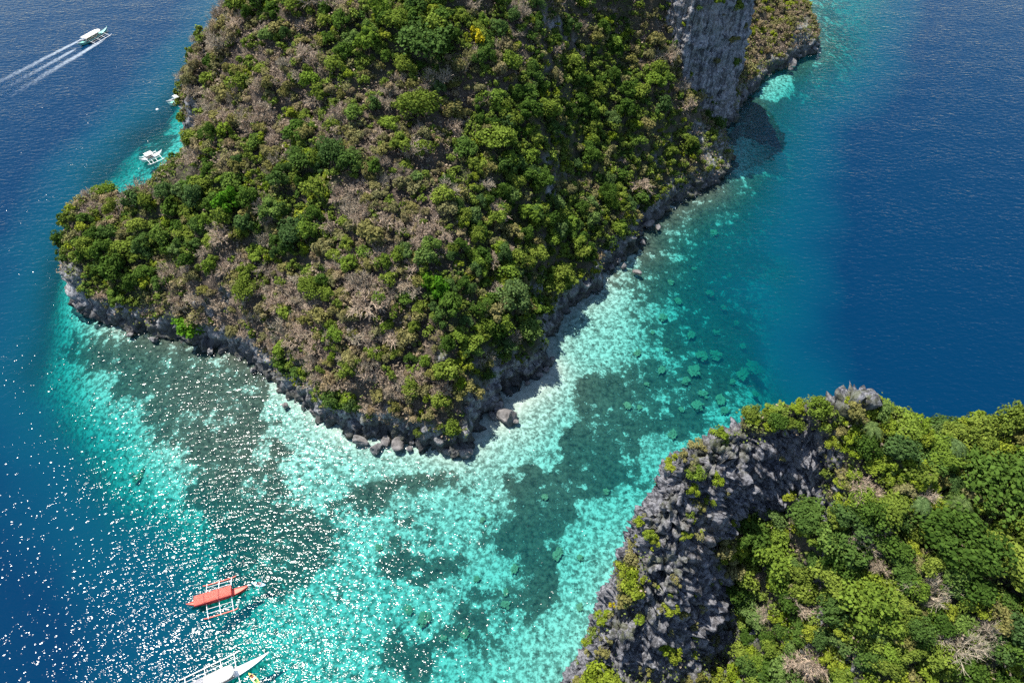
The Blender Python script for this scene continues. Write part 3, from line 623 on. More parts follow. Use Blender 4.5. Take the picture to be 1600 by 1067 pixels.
STAND = [  # individually recognisable plants: kind, px, py, crown radius in px, near?, label
 ('dark', 667, 92, 44, 0, 'largest dark green round crowned tree near the top of the large island'),
 ('yellow', 745, 72, 17, 0, 'bright yellow flowering tree right of the largest dark green tree'),
 ('lime', 460, 190, 19, 0, 'pale lime green tree on the upper left slope of the large island'),
 ('bright', 364, 336, 24, 0, 'vivid green round tree alone among dry brush on the left slope'),
 ('bright', 302, 522, 25, 0, 'deep green bush hanging over the shore left of the dark cleft'),
 ('bright', 690, 470, 30, 0, 'vivid green crown in the middle of the lower slope'), ('bright', 668, 448, 18, 0, 'small vivid green crown beside a wider vivid green crown, mid lower slope'),
 ('lime', 722, 560, 14, 0, 'yellow green creeper at the top of the strip by the dark rock face'), ('lime', 732, 580, 14, 0, 'yellow green creeper second from top of the strip by the dark rock face'),
 ('lime', 722, 605, 13, 0, 'yellow green creeper lowest in the strip by the dark rock face'),
 ('green', 655, 190, 36, 0, 'wide mid green tree amid bare brush below the largest tree'), ('dark', 480, 262, 30, 0, 'dark green tree with dense crown, left of pair on mid left slope'),
 ('dark', 525, 262, 30, 0, 'dark green tree with dense crown, right of pair on mid left slope'), ('dark', 470, 380, 30, 0, 'dark green tree in a hollow of the middle left slope'),
 ('green', 870, 455, 34, 0, 'broad mid green tree low above the beach on the right slope'), ('green', 800, 480, 32, 0, 'broad mid green tree left of its twin above the beach'),
 ('green', 770, 230, 30, 0, 'rounded grey green tree on the upper right slope'),
 ('dark', 1540, 770, 62, 1, 'widest dark green crown in the upper right forest of the near island'), ('dark', 1480, 860, 58, 1, 'dark green crown below the widest crown of the near island'),
 ('green', 1350, 960, 55, 1, 'wide mid green crown at the centre of the lower near forest'), ('green', 1560, 900, 50, 1, 'mid green crown at the right edge of the near forest'),
 ('bare', 1450, 930, 32, 1, 'tall pale bare tree standing amid green crowns of the near forest'), ('bare', 1340, 760, 28, 1, 'pale bare tree beside the rocks of the near island'), ('bare', 1270, 1030, 30, 1, 'pale bare tree at the bottom of the near gully'),
 ('yellow', 957, 948, 7, 1, 'small yellow blooming shrub at the left edge of the near rocks'),
]
STAND += [('olive', 1143, 66, 11, 0, 'dark shrub in the cleft high on the sheer cliff'), ('olive', 1120, 100, 8, 0, 'small shrub on the left half of the sheer cliff'), ('green', 1148, 104, 9, 0, 'small green shrub right of centre on the sheer cliff'),
          ('olive', 1108, 155, 7, 0, 'small shrub low on the sheer cliff face'), ('green', 1150, 18, 12, 0, 'green bush at the top of the sheer cliff'), ('lime', 1122, 8, 11, 0, 'yellow green bush at the top left of the sheer cliff'), ('olive', 1160, 45, 7, 0, 'tiny shrub near the right edge of the sheer cliff')]
placed = {0: [], 1: []}
for kind, px, py, rp, nr_, lab in STAND:
    hf = h_near if nr_ else h_main; P, s = hit(px, py, hf); R = rp * s / FPX
    plant(kind, P - np.array((0, 0, 0.3)), R / PROTO[kind][0][2], nr_, lab); placed[nr_].append((P[0], P[1], R))

def scatter(P, G, near, cfg):
    """dart throwing with a grid; returns list of (kind, P, R)"""
    out = []; cell = 2.0; gridd = {}
    def add(x, y, r): gridd.setdefault((int(x // cell), int(y // cell)), []).append((x, y, r))
    for a in placed[near]: add(*a)
    d = dryness(P) if not near else None; slope = np.hypot(G[:, 0], G[:, 1])
    rk = near_rock(P, 1 / np.sqrt(1 + slope ** 2)) if near else None
    pxs = to_px(P)
    for i in range(len(P)):
        x, y, z = P[i]; u = rng.random()
        k, r = cfg(i, u, d, slope[i], rk, pxs[i], z)
        if k is None: continue
        # on a slope neighbours may stand closer in plan
        sq = 1.0 / math.sqrt(1 + min(slope[i], 2.5) ** 2); lim = (0.43 if not near else 0.5) * max(sq, 0.5)
        cx, cy = int(x // cell), int(y // cell); good = True
        for a in range(cx - 3, cx + 4):
            for b in range(cy - 3, cy + 4):
                for (X, Y, R) in gridd.get((a, b), ()):
                    if (X - x) ** 2 + (Y - y) ** 2 < ((R + r) * lim) ** 2: good = False; break
                if not good: break
            if not good: break
        if good: add(x, y, r); out.append((k, P[i], r))
    return out
def cfg_main(i, u, d, sl, rk, px, z):
    if mdist[i] < 1.2 or (mdist[i] < 4 and px[0] < 330 and px[1] < 230): return None, 0
    if mrk[i] > 0.3 and rng.random() < 0.85: return None, 0
    if sl > 4.0 and rng.random() < 0.7: return None, 0
    if z < 2.5 and rng.random() < 0.5: return None, 0
    dr = d[i] + (clump[i] - 0.5) * 1.15; v = rng.random()
    rr = 0.5 + 0.5 * rng.random() + 0.85 * rng.random() ** 5
    if dr > 0.62: k = 'bare' if u < 0.40 else ('tan' if u < 0.54 else ('olive' if u < 0.80 else 'green'))
    elif dr > 0.36: k = 'bare' if u < 0.24 else ('tan' if u < 0.38 else ('olive' if u < 0.68 else ('green' if u < 0.85 else ('lime' if u < .93 else 'dark'))))
    else:
        right = px[0] > 700
        k = 'dark' if u < 0.28 else ('green' if u < 0.74 else ('lime' if u < 0.90 else 'olive'))
    if px[0] > 1150: k = 'tan' if u < .45 else ('olive' if u < .75 else 'lime'); rr *= 0.8
    base = {'bare': 1.85, 'tan': 1.5, 'olive': 1.6, 'green': 1.8, 'dark': 2.05, 'lime': 1.4}[k]
    if px[0] < 300 and 230 < px[1] < 310: base *= 0.62
    if z < 6: base *= 0.75
    if sl > 1.8: base *= 0.75
    return k, base * rr
P, G = spots(h_main, -132, 130, 80, 320, 44000, 1.4)
clump = fbm(P * np.array((.16, .16, .16)), 3, 200) * 1.9 - 0.45; mrk = main_rock(P); mdist = main_dist(P[:, 0], P[:, 1])
S = scatter(P, G, 0, cfg_main)
def cfg_near(i, u, d, sl, rk, px, z):
    r0 = rk[i]
    if r0 > 0.35:
        if nclump[i] < (0.54 if px[0] > 1030 else 0.49) or rng.random() < (0.5 if px[0] > 1030 else 0.12): return None, 0
        return ('lime' if u < .35 else ('olive' if u < .75 else 'green')), 0.3 + 0.75 * rng.random() ** 1.6
    crest = px[1] < 760
    if 1300 < px[0] < 1610 and 650 < px[1] < 860 and u < 0.05: return 'palm', 1.2
    if crest: k = 'lime' if u < 0.55 else ('green' if u < 0.8 else ('olive' if u < 0.93 else 'dark'))
    else: k = 'dark' if u < 0.22 else ('green' if u < 0.62 else ('lime' if u < 0.82 else ('bare' if u < 0.90 else 'olive')))
    if px[0] < 1150: k = 'lime' if u < .55 else 'olive'
    base = {'bare': 1.6, 'olive': 1.2, 'green': 1.55, 'dark': 1.8, 'lime': 1.2}[k]
    if px[0] < 1320 and px[1] < 710: base *= 0.62
    return k, base * (0.65 + 0.7 * rng.random() ** 1.5)
P, G = spots(h_near, 1, 112, 0, 64, 13500, 4.0)
nclump = fbm(P * 0.28, 3, 210)
S2 = scatter(P, G, 1, cfg_near)
allp = [(k, p, r, 0) for k, p, r in S] + [(k, p, r, 1) for k, p, r in S2]
def appsize(a):
    q = to_px(a[1]); inside = -10 < q[0] < 1610 and -25 < q[1] < 1080
    return a[2] / (np.linalg.norm(a[1] - np.array((0, 0, CAM_H)))) * (1.0 if inside else 0.01)
by = {}
for a in allp: by.setdefault(a[0], []).append(a)
rest = []
for k in by:
    L_ = sorted(by[k], key=appsize, reverse=True); rest += L_[290:]
    print('plants', k, len(L_))
    for kk, p, r, nr_ in L_[:290]:
        s = r / PROTO[k][0][2] * 1.18; plant(k, p - np.array((0, 0, 0.25)), s, nr_, tilt=(rng.normal() * .08, rng.normal() * .08))
write_labels()
# the rest, too many to pick out one by one, stays a continuous cover
COLS = {'dark': (0.055, 0.10, 0.02), 'green': (0.12, 0.165, 0.028), 'olive': (0.17, 0.165, 0.065), 'lime': (0.18, 0.22, 0.02), 'tan': (0.24, 0.19, 0.118), 'bare': (0.36, 0.285, 0.23), 'palm': (.08, .13, .05)}
def small_bush(k, R):
    if k == 'bare':
        segs = []
        for j in range(9):
            a = rng.random() * 6.28; el = 0.3 + 0.8 * rng.random(); d = np.array((math.cos(a) * math.cos(el), math.sin(a) * math.cos(el), math.sin(el)))
            branches(rng, np.array((0, 0, 0.2)), d, R * 0.62, 0.06, 1, segs, (5,), 0.55)
        return strips(segs, rng)
    Q, t, c = crown_pts(rng, R, R * 0.7, R * 0.75, 8, 360, 0.21); return Q
def cover(name, items, label):
    Qs, Cs = [], []
    cache = {}
    for k, p, r, nr_ in items:
        if k not in cache: cache[k] = [small_bush(k, 2.0) for _ in range(6)]
        Q = cache[k][int(rng.integers(6))]; a = rng.random() * 6.28; ca, sa = math.cos(a), math.sin(a); M = np.array(((ca, -sa, 0), (sa, ca, 0), (0, 0, 1)))
        Qs.append((Q @ M.T) * (r * 1.15 / 2.0) + (p - np.array((0, 0, .2)))); c = np.array(COLS[k]) * (0.75 + 0.5 * rng.random())
        Cs.append(c[None] * (0.6 + 0.8 * rng.random((len(Q), 1))))
    if not Qs: return
    Q = np.concatenate(Qs); me = quads_mesh(name, Q, M_COVER); attr(me, 'Col', np.repeat(np.concatenate(Cs), 4, 0)); o = obj(name, me); tag(o, label, 'scrub', kind='stuff')
m, nt, out = new_mat('mixed_undergrowth_leaves'); L = nt.links.new
d_ = N(nt, 'ShaderNodeBsdfDiffuse'); L(attr_(nt, 'Col').outputs['Color'], d_.inputs[0]); t_ = N(nt, 'ShaderNodeBsdfTranslucent'); L(attr_(nt, 'Col').outputs['Color'], t_.inputs[0])
mx = N(nt, 'ShaderNodeMixShader'); mx.inputs[0].default_value = 0.2; L(d_.outputs[0], mx.inputs[1]); L(t_.outputs[0], mx.inputs[2]); L(mx.outputs[0], out.inputs[0]); M_COVER = m
cover('scrub_cover', [a for a in rest if not a[3]], 'continuous low scrub between the trees of the large island')
cover('near_scrub_cover', [a for a in rest if a[3]], 'continuous low scrub between the trees of the near island')
# fine undergrowth: single sprays of leaves over all the planted ground
def undergrowth(name, hf, box, n, zmin, near, label):
    P, G = spots(hf, *box, n, zmin); sl = np.hypot(G[:, 0], G[:, 1])
    if near:
        rk = near_rock(P, 1 / np.sqrt(1 + sl ** 2)); m = rng.random(len(P)) > rk * 1.15; P = P[m]; dr = np.full(len(P), 0.06)
    else:
        m = (sl < 3.0) & (rng.random(len(P)) < sstep(1.5, 5, P[:, 2]) + .1); P = P[m]; dr = dryness(P)
    k = 10; n = len(P); C = np.repeat(P, k, 0) + rng.normal(size=(n * k, 3)) * np.array((.6, .6, .35)) + np.array((0, 0, .55))
    pick = rng.random(n) < dr; c = np.where(pick[:, None], np.array((0.25, 0.195, 0.14)), np.array((0.115, 0.145, 0.036))) * (0.6 + 0.7 * rng.random((n, 1)))
    Q = leaf_quads(C, unit(rng.normal(size=C.shape) * .6 + np.array((0, 0, 1))), 0.15 if near else 0.24, rng)
    me = quads_mesh(name, Q, M_COVER); attr(me, 'Col', np.repeat(np.repeat(c, k, 0), 4, 0)); tag(obj(name, me), label, 'undergrowth', kind='stuff')
undergrowth('undergrowth', h_main, (-132, 130, 80, 320), 40000, 1.5, 0, 'leafy undergrowth covering the slopes of the large island')
undergrowth('near_undergrowth', h_near, (1, 112, 0, 64), 16000, 3.0, 1, 'leafy undergrowth covering the near island')
# ------------------------------------------------------------------ rocks on the shore and coral heads under water
def rock_mesh(name, seed, mat, flat=0.75, sub=3, amp=0.42, smooth=False):
    bm = bmesh.new(); bmesh.ops.create_icosphere(bm, subdivisions=sub, radius=1.0)
    me = bpy.data.meshes.new(name); bm.to_mesh(me); bm.free()
    n = len(me.vertices); V = np.empty(n * 3, np.float32); me.vertices.foreach_get('co', V); V = V.reshape(-1, 3).astype(float)
    r = np.random.default_rng(seed); Vn = V.copy()
    if amp > 0.3:
        for k in range(16):                      # broken faces
            d = unit(r.normal(size=3)); c = 0.45 + 0.35 * r.random(); e = V @ d; V = V - np.maximum(e - c, 0)[:, None] * d * 0.9
    V = V + Vn * ((fbm(V * (1.7 if name != 'coral_head' else 3.2) + seed, 3, seed) - 0.5) * amp)[:, None]
    V *= np.array((1.0, 0.75 + 0.2 * r.random(), flat))
    me.vertices.foreach_set('co', V.astype(np.float32).ravel()); me.materials.append(mat)
    if smooth: me.polygons.foreach_set('use_smooth', np.ones(len(me.polygons), bool))
    me.update(); return me
m, nt, out = new_mat('grey_boulder_limestone'); L = nt.links.new
tc = N(nt, 'ShaderNodeTexCoord'); n1 = noise_(nt, tc.outputs['Object'], 2.2, 6, 0.65); oi = N(nt, 'ShaderNodeObjectInfo')
c_ = mixc(nt, ramp_(nt, n1, [(0.35, 0.0), (0.65, 1.0)]), (0.06, 0.059, 0.06), (0.22, 0.213, 0.21))
c_ = mixc(nt, math_(nt, 'MULTIPLY', oi.outputs['Random'], 0.3), c_, (0.17, 0.145, 0.125))
b = N(nt, 'ShaderNodeBsdfPrincipled'); b.inputs['Roughness'].default_value = 0.9; b.inputs['Specular IOR Level'].default_value = 0.2
L(c_, b.inputs['Base Color']); L(bump_(nt, n1, 0.8, 0.25), b.inputs['Normal']); L(b.outputs[0], out.inputs[0]); M_BOULD = m
M_CORAL = flat_mat('brown_green_coral', (0.20, 0.18, 0.11), 1.0, 0.0, 0.7, 6.0)
ROCKS = [rock_mesh('boulder', 300 + k, M_BOULD) for k in range(7)]
CORALS = [rock_mesh('coral_head', 400 + k, M_CORAL, 0.45, 4, 1.3) for k in range(5)]
BOULD = [  # px, py, radius m, stretch, label
 (563, 690, 1.9, 1.3, 'pale grey boulder at the left end of the boulder row below the point'), (588, 700, 1.9, 1.2, 'rounded pale boulder second in the row below the point'), (604, 690, 1.6, 1.0, 'upright split boulder in the middle of the row below the point'),
 (622, 694, 2.3, 1.1, 'large cracked boulder at the right end of the row below the point'), (577, 677, 1.4, 1.0, 'dark boulder tucked behind the boulder row below the point'), (640, 701, 1.0, 1.0, 'small brown boulder beside the large cracked boulder'),
 (557, 676, 0.9, 1.0, 'small tan stone at the shore above the pale boulder row'), (645, 690, 1.2, 1.0, 'grey stone in shade right of the boulder row'),
 (790, 648, 3.4, 1.2, 'largest dark grey boulder lying on the white sand of the beach'), (806, 658, 1.1, 1.0, 'small brown boulder beside the largest boulder on the beach'), (773, 632, 2.4, 1.2, 'cracked boulder between the largest beach boulder and the cliff'), (771, 650, 1.3, 1.5, 'pinkish slab at the cliff foot left of the beach boulder'),
 (824, 598, 0.9, 1.0, 'brown stone standing on the white sand'), (842, 583, 1.0, 1.6, 'dark elongated stone at the upper end of the beach'), (853, 577, 1.2, 1.0, 'dark boulder ending the beach below the trees'), (862, 562, 1.4, 1.0, 'dark angular boulder at the corner above the beach'),
 (994, 425, 1.1, 1.8, 'long brown rock lying alone in the shallows off the right shore'), (965, 407, 1.6, 1.0, 'round grey boulder at the water on the right shore'), (975, 416, 1.2, 1.0, 'brown boulder below the round grey boulder on the right shore'), (955, 418, 1.3, 1.0, 'grey boulder left of the round boulder on the right shore'),
 (1012, 350, 2.0, 1.25, 'flat grey ledge rock jutting into the channel'), (1028, 356, 1.2, 1.2, 'small flat rock at the tip of the ledge in the channel'), (1004, 378, 1.3, 1.0, 'grey rock below the flat ledge rock'),
 (1076, 292, 3.0, 1.0, 'tall pale grey rock stack on the right shore'), (1097, 290, 2.0, 1.0, 'smaller rock stack beside the tall pale stack'), (1110, 277, 2.4, 1.0, 'rock stack nearest the sheer cliff'), (1055, 305, 2.0, 1.0, 'dark rock left of the tall pale stack'),
 (1236, 96, 2.8, 1.3, 'white boulder at the foot of the far outcrop'), (1248, 88, 1.6, 1.0, 'small white boulder behind the larger one at the far outcrop'), (1236, 106, 1.6, 1.3, 'pale flat boulder in front of the white boulder'), (1262, 74, 4.0, 1.1, 'dark block of rock at the tip of the far outcrop'), (1270, 78, 3.0, 1.0, 'dark rock at the waterline of the far tip'),
 (396, 578, 1.2, 1.0, 'brown rock in the pale shallows on the left shore'), (446, 633, 1.0, 1.0, 'small dark rock in the shallows on the left shore'), (490, 640, 1.1, 1.0, 'dark rock under the trees on the left shore'), (330, 548, 1.3, 1.2, 'wave washed rock below the dark cleft'), (240, 530, 1.3, 1.3, 'wave washed dark rock under the left headland'), (205, 522, 1.2, 1.0, 'dark rock at the foot of the headland cliff'),
 (728, 708, 2.0, 1.0, 'jagged dark rock at the very tip of the point'), (700, 705, 1.5, 1.2, 'dark rock left of the jagged tip rock')]
for k, (px, py, r, st, lab) in enumerate(BOULD):
    o = obj('boulder', ROCKS[k % 7]); p = W(px, py, 0.3 * r); o.location = tuple(p); o.scale = (r * st, r, r * 1.05); o.rotation_euler = (0.2 * math.sin(k * 3.1), 0.2 * math.cos(k * 1.7), k * 1.13 if st < 1.4 else -0.5)
    tag(o, lab, 'rock', 'boulders along the shore')
CORAL_PX = [(1114, 365, 2.2), (1060, 471, 1.6), (1036, 497, 1.6), (997, 551, 1.6), (1042, 546, 1.1), (1034, 577, 1.5), (1096, 557, 2.6), (1118, 554, 2.2), (1085, 580, 2.4), (1072, 596, 2.1), (1182, 577, 3.2), (1160, 584, 2.2), (1091, 634, 2.4), (1098, 615, 1.8), (1125, 624, 2.2),
            (1131, 642, 1.8), (981, 634, 1.4), (999, 637, .9), (1052, 678, 1.9), (1120, 519, 1.6), (1080, 522, 1.7), (1109, 459, 2.0), (1048, 441, 1.3), (1161, 541, 1.3), (1145, 597, 1.5), (1182, 616, 1.4), (871, 865, 1.5), (907, 871, 1.1), (789, 944, 1.3), (790, 925, 1.0),
            (744, 905, 1.1), (639, 953, 1.3), (662, 968, 1.7), (727, 989, 1.5), (694, 996, 1.1), (804, 887, 1.2), (851, 777, 1.2), (947, 767, 1.0), (906, 949, 1.0), (754, 813, 1.2), (593, 856, 1.1), (216, 746, 1.4), (223, 734, .8), (1010, 600, 1.0), (1130, 480, 1.4), (1150, 505, 1.3), (1065, 640, 1.0), (1020, 520, .8), (1140, 430, 1.3), (1085, 420, 1.2)]
ORD = ['nearest', 'second nearest', 'third nearest', 'fourth nearest', 'fifth nearest', 'sixth nearest', 'seventh nearest', 'eighth nearest', 'ninth nearest', 'tenth nearest', 'eleventh nearest', 'twelfth nearest', 'thirteenth nearest', 'fourteenth nearest', 'fifteenth nearest', 'sixteenth nearest', 'seventeenth nearest', 'eighteenth nearest', 'nineteenth nearest', 'twentieth nearest']
def by_order(pts, refs):
    """for each point: (reference phrase, order) by nearness to the closest reference"""
    own = {}; 
    for i, (a, b) in enumerate(pts):
        j = min(range(len(refs)), key=lambda j: (refs[j][0] - a) ** 2 + (refs[j][1] - b) ** 2); own.setdefault(j, []).append(i)
    res = {}
    for j, L_ in own.items():
        L_.sort(key=lambda i: (refs[j][0] - pts[i][0]) ** 2 + (refs[j][1] - pts[i][1]) ** 2)
        for k, i in enumerate(L_): res[i] = (refs[j][2], k)
    return res
cref = by_order([c[:2] for c in CORAL_PX], [(1005, 690, 'the left cliff of the near island'), (1180, 640, 'the near island crest'), (790, 648, 'the largest beach boulder'), (345, 930, 'the red boat'), (994, 425, 'the long lone rock in the channel'), (1150, 265, 'the sheer cliff spur'), (900, 1060, 'the lowest rocks of the near island'), (640, 1060, 'the bottom edge of the picture')])
for k, (px, py, r) in enumerate(CORAL_PX):
    p0 = W(px, py, 0); dd = float(sea_depth(np.array([p0[0]]), np.array([p0[1]]))[0]); p = W(px, py, -dd + 0.3 * r)
    o = obj('coral_head', CORALS[k % 5]); o.location = tuple(p); r *= 0.85; o.scale = (r * (0.8 + 0.5 * (k % 3) / 2), r, r * 0.8); o.rotation_euler = (0, 0, k * 2.1)
    a, n_ = cref[k]; tag(o, 'rounded brown coral head under water, %s to %s' % (ORD[min(n_, 19)], a), 'coral', 'coral heads in the lagoon')

# ------------------------------------------------------------------ outrigger boats
def tube(bm, p0, p1, r0, r1=None, seg=6):
    r1 = r0 if r1 is None else r1; p0, p1 = Vector(p0), Vector(p1); ax = (p1 - p0); 
    if ax.length < 1e-6: return
    ax.normalize(); u = ax.cross(Vector((0.31, 0.27, 0.91))); u.normalize(); v = ax.cross(u)
    A = [bm.verts.new(p0 + (u * math.cos(k * 6.2832 / seg) + v * math.sin(k * 6.2832 / seg)) * r0) for k in range(seg)]
    B = [bm.verts.new(p1 + (u * math.cos(k * 6.2832 / seg) + v * math.sin(k * 6.2832 / seg)) * r1) for k in range(seg)]
    for k in range(seg): bm.faces.new((A[k], A[(k + 1) % seg], B[(k + 1) % seg], B[k]))
    bm.faces.new(A[::-1]); bm.faces.new(B)
def path(bm, pts, r, seg=6):
    for a, b in zip(pts[:-1], pts[1:]): tube(bm, a, b, r, r, seg)
def box(bm, x0, x1, y0, y1, z0, z1, bev=0.0):
    g = bmesh.ops.create_cube(bm, size=1.0)['verts']
    for v in g: v.co = Vector(((x0 + x1) / 2 + v.co.x * (x1 - x0), (y0 + y1) / 2 + v.co.y * (y1 - y0), (z0 + z1) / 2 + v.co.z * (z1 - z0)))
    if bev: bmesh.ops.bevel(bm, geom=list({e for v in g for e in v.link_edges}), offset=bev, segments=2, affect='EDGES', profile=0.6)
def part(name, bm, mat, parent, smooth=False):
    bmesh.ops.recalc_face_normals(bm, faces=bm.faces); me = bpy.data.meshes.new(name); bm.to_mesh(me); bm.free(); me.materials.append(mat)
    if smooth: me.polygons.foreach_set('use_smooth', np.ones(len(me.polygons), bool))
    return obj(name, me, parent)
def loft(bm, rings, close=True):
    R = [[bm.verts.new(p) for p in r] for r in rings]
    for a, b in zip(R[:-1], R[1:]):
        for k in range(len(a) - 1): bm.faces.new((a[k], a[k + 1], b[k + 1], b[k]))
    return R
def hull_bits(L, B, bow_up=1.3, stern_up=0.9, free=0.8):
    st = []
    for k in range(21):
        t = -1 + 2 * k / 20; w = B / 2 * max(0.02, 1 - abs(t) ** 2.6) * (1.0 if t < 0 else 1 - 0.12 * t)
        sh = free + (bow_up if t > 0 else stern_up) * abs(t) ** 3.2; ke = -0.45 + (sh - 0.15 + 0.45) * abs(t) ** 5; st.append((t * L / 2, w, sh, ke))
    return st
BM = {
 'white': flat_mat('white_boat_paint', (0.76, 0.76, 0.75), 0.35, 0.5, 0.06), 'offwhite': flat_mat('white_canvas_canopy', (0.78, 0.76, 0.72), 0.8, 0.2, 0.06), 'grey': flat_mat('grey_roof_sheet', (0.42, 0.42, 0.44), 0.6, 0.3, 0.12),
 'mint': flat_mat('mint_green_boat_paint', (0.20, 0.62, 0.50), 0.4, 0.5, 0.1), 'teal': flat_mat('teal_boat_paint', (0.03, 0.42, 0.42), 0.4, 0.5, 0.1), 'red': flat_mat('coral_red_canopy', (0.78, 0.19, 0.14), 0.7, 0.3, 0.10, 1.2), 'redp': flat_mat('red_boat_paint', (0.62, 0.035, 0.03), 0.4, 0.5, 0.1),
 'redd': flat_mat('dark_red_awning_side', (0.36, 0.02, 0.03), 0.7, 0.3, 0.1), 'bamboo': flat_mat('pale_bamboo', (0.66, 0.60, 0.52), 0.6, 0.3, 0.12), 'wood': flat_mat('brown_wooden_deck', (0.26, 0.19, 0.14), 0.8, 0.2, 0.25, 6), 'dark': flat_mat('dark_seat_cloth', (0.05, 0.05, 0.06), 0.8, 0.2, 0.2),  # dark: plain near-black cloth colour for seat and straps
 'blue': flat_mat('pale_blue_plastic', (0.30, 0.52, 0.72), 0.35, 0.5, 0.05), 'yellow': flat_mat('yellow_plastic', (0.78, 0.50, 0.05), 0.35, 0.5, 0.06), 'green': flat_mat('green_seat_pad', (0.08, 0.22, 0.05), 0.7, 0.3, 0.1), 'brown': flat_mat('brown_seat_pad', (0.16, 0.05, 0.03), 0.7, 0.3, 0.1),
 'skin': flat_mat('tanned_skin', (0.45, 0.27, 0.19), 0.6, 0.3, 0.05), 'pink': flat_mat('pale_pink_cloth', (0.68, 0.52, 0.54), 0.9, 0.1, 0.1), 'hair': flat_mat('black_hair', (0.012, 0.011, 0.012), 0.6, 0.3, 0.1), 'rope': flat_mat('white_rope', (0.6, 0.6, 0.56), 0.8, 0.2, 0.1)}
def bangka(name, label, stern, bow, L, B, hullm, deckm, floatm, armm, a, fx, beams, rails, canopies, group, bow_tip=None, tilt_up=1.3, mastx=()):
    """stern, bow: world points; local x runs forward"""
    s, b = Vector(stern), Vector(bow); c = (s + b) / 2; rz = math.atan2(b.y - s.y, b.x - s.x)
    root = empty(name, (c.x, c.y, 0.0), rz); tag(root, label, 'boat', group)
    st = hull_bits(L, B, tilt_up)
    bm = bmesh.new(); loft(bm, [[(x, w, sh), (x, w * .92, sh * .45 + ke * .55), (x, w * .5, ke + .08), (x, 0, ke), (x, -w * .5, ke + .08), (x, -w * .92, sh * .45 + ke * .55), (x, -w, sh)] for x, w, sh, ke in st])
    hull = part('hull', bm, hullm, root, True)
    bm = bmesh.new(); loft(bm, [[(x, w * .93, sh - .10), (x, 0, sh - .04), (x, -w * .93, sh - .10)] for x, w, sh, ke in st]); part('deck', bm, deckm, hull)
    for sg in (-1, 1):
        bm = bmesh.new(); path(bm, [(x, sg * w, sh + 0.02) for x, w, sh, ke in st], 0.05, 5); part('gunwale_rail', bm, floatm, hull)
    if bow_tip:
        bm = bmesh.new(); x, w, sh, ke = st[-1]; box(bm, x - .25, x + .12, -.1, .1, sh - .35, sh + .12, .04); part('bow_cap', bm, bow_tip, hull)
    for sg in (-1, 1):
        bm = bmesh.new(); x0, x1 = fx; pts = [(x0 - .5, sg * a, .42), (x0, sg * a, .22)] + [(x0 + (x1 - x0) * k / 5, sg * a, .18) for k in range(1, 5)] + [(x1, sg * a, .22), (x1 + .7, sg * a, .5)]
        path(bm, pts, 0.105, 7); part('outrigger_float', bm, floatm, root)
        for f in rails:
            bm = bmesh.new(); path(bm, [(x0 + .1, sg * a * f, .95 - .55 * f * f), (x1 - .1, sg * a * f, .95 - .55 * f * f)], 0.042, 5); part('lattice_pole', bm, armm, root)
    for bx_ in beams:
        bm = bmesh.new(); path(bm, [(bx_, a * t, 1.05 - .8 * t * t) for t in (-1.05, -.85, -.6, -.3, 0, .3, .6, .85, 1.05)], 0.065, 6); part('cross_beam', bm, armm, root)
    for cp in canopies:
        x0, x1, w, z, m_ = cp['x0'], cp['x1'], cp['w'], cp['z'], cp['m']; ro = cp.get('round', 0.0)
        bm = bmesh.new(); n = 9; rings = []
        xs_ = [x0 + (x1 - x0) * k / 8 for k in range(9)]
        for xx in xs_:
            ww = w / 2
            if ro and xx > x1 - ro: ww *= math.sqrt(max(0.05, 1 - ((xx - (x1 - ro)) / ro) ** 2 * 0.75))
            rings.append([(xx, ww * math.cos(math.pi * k / (n - 1)), z + cp.get('arch', .22) * math.sin(math.pi * k / (n - 1))) for k in range(n)])
        loft(bm, rings); g = bmesh.ops.solidify(bm, geom=list(bm.faces), thickness=0.07)
        roof = part('canopy', bm, m_, root)
        for sx in cp.get('seams', ()):
            bm = bmesh.new(); path(bm, [(sx, w / 2 * math.cos(math.pi * k / 8) * 1.01, z + .03 + cp.get('arch', .22) * math.sin(math.pi * k / 8)) for k in range(9)], 0.045, 5); part('seam_strap', bm, cp.get('seam_m', BM['redd']), roof)
        if cp.get('skirt'):
            for sg in (-1, 1):
                bm = bmesh.new(); box(bm, x0 + .03, x1 - .03, sg * w / 2 - .03, sg * w / 2 + .03, z - cp['skirt'], z - .02); part('side_awning', bm, cp['skm'], roof)
            for xx in (x0, x1):
                bm = bmesh.new(); box(bm, xx - .03, xx + .03, -w / 2 + .04, w / 2 - .04, z - cp['skirt'], z - .03); part('end_awning', bm, cp['skm2'], roof)
        for px_ in cp.get('posts', (x0 + .2, (x0 + x1) / 2, x1 - .3)):
            for sg in (-1, 1):
                bm = bmesh.new(); tube(bm, (px_, sg * min(w / 2 - .08, B / 2 - .1), .7), (px_, sg * (w / 2 - .14), z), .05); part('canopy_post', bm, armm, root)
        bm = bmesh.new()
        box(bm, x0 + .4, x1 - .4, B / 2 - .42, B / 2 - .12, .8, 1.12); part('bench', bm, BM['wood'], root)
        bm = bmesh.new(); box(bm, x0 + .4, x1 - .4, -B / 2 + .12, -B / 2 + .42, .8, 1.12); part('bench', bm, BM['wood'], root)
    for mx_ in mastx:
        bm = bmesh.new(); tube(bm, (mx_, 0, .8), (mx_, 0, 4.2), .07, .04); part('mast', bm, armm, root)
    return root
def g3(px, py, z=0.0): return W(px, py, z)
GB = 'outrigger boats on the water'
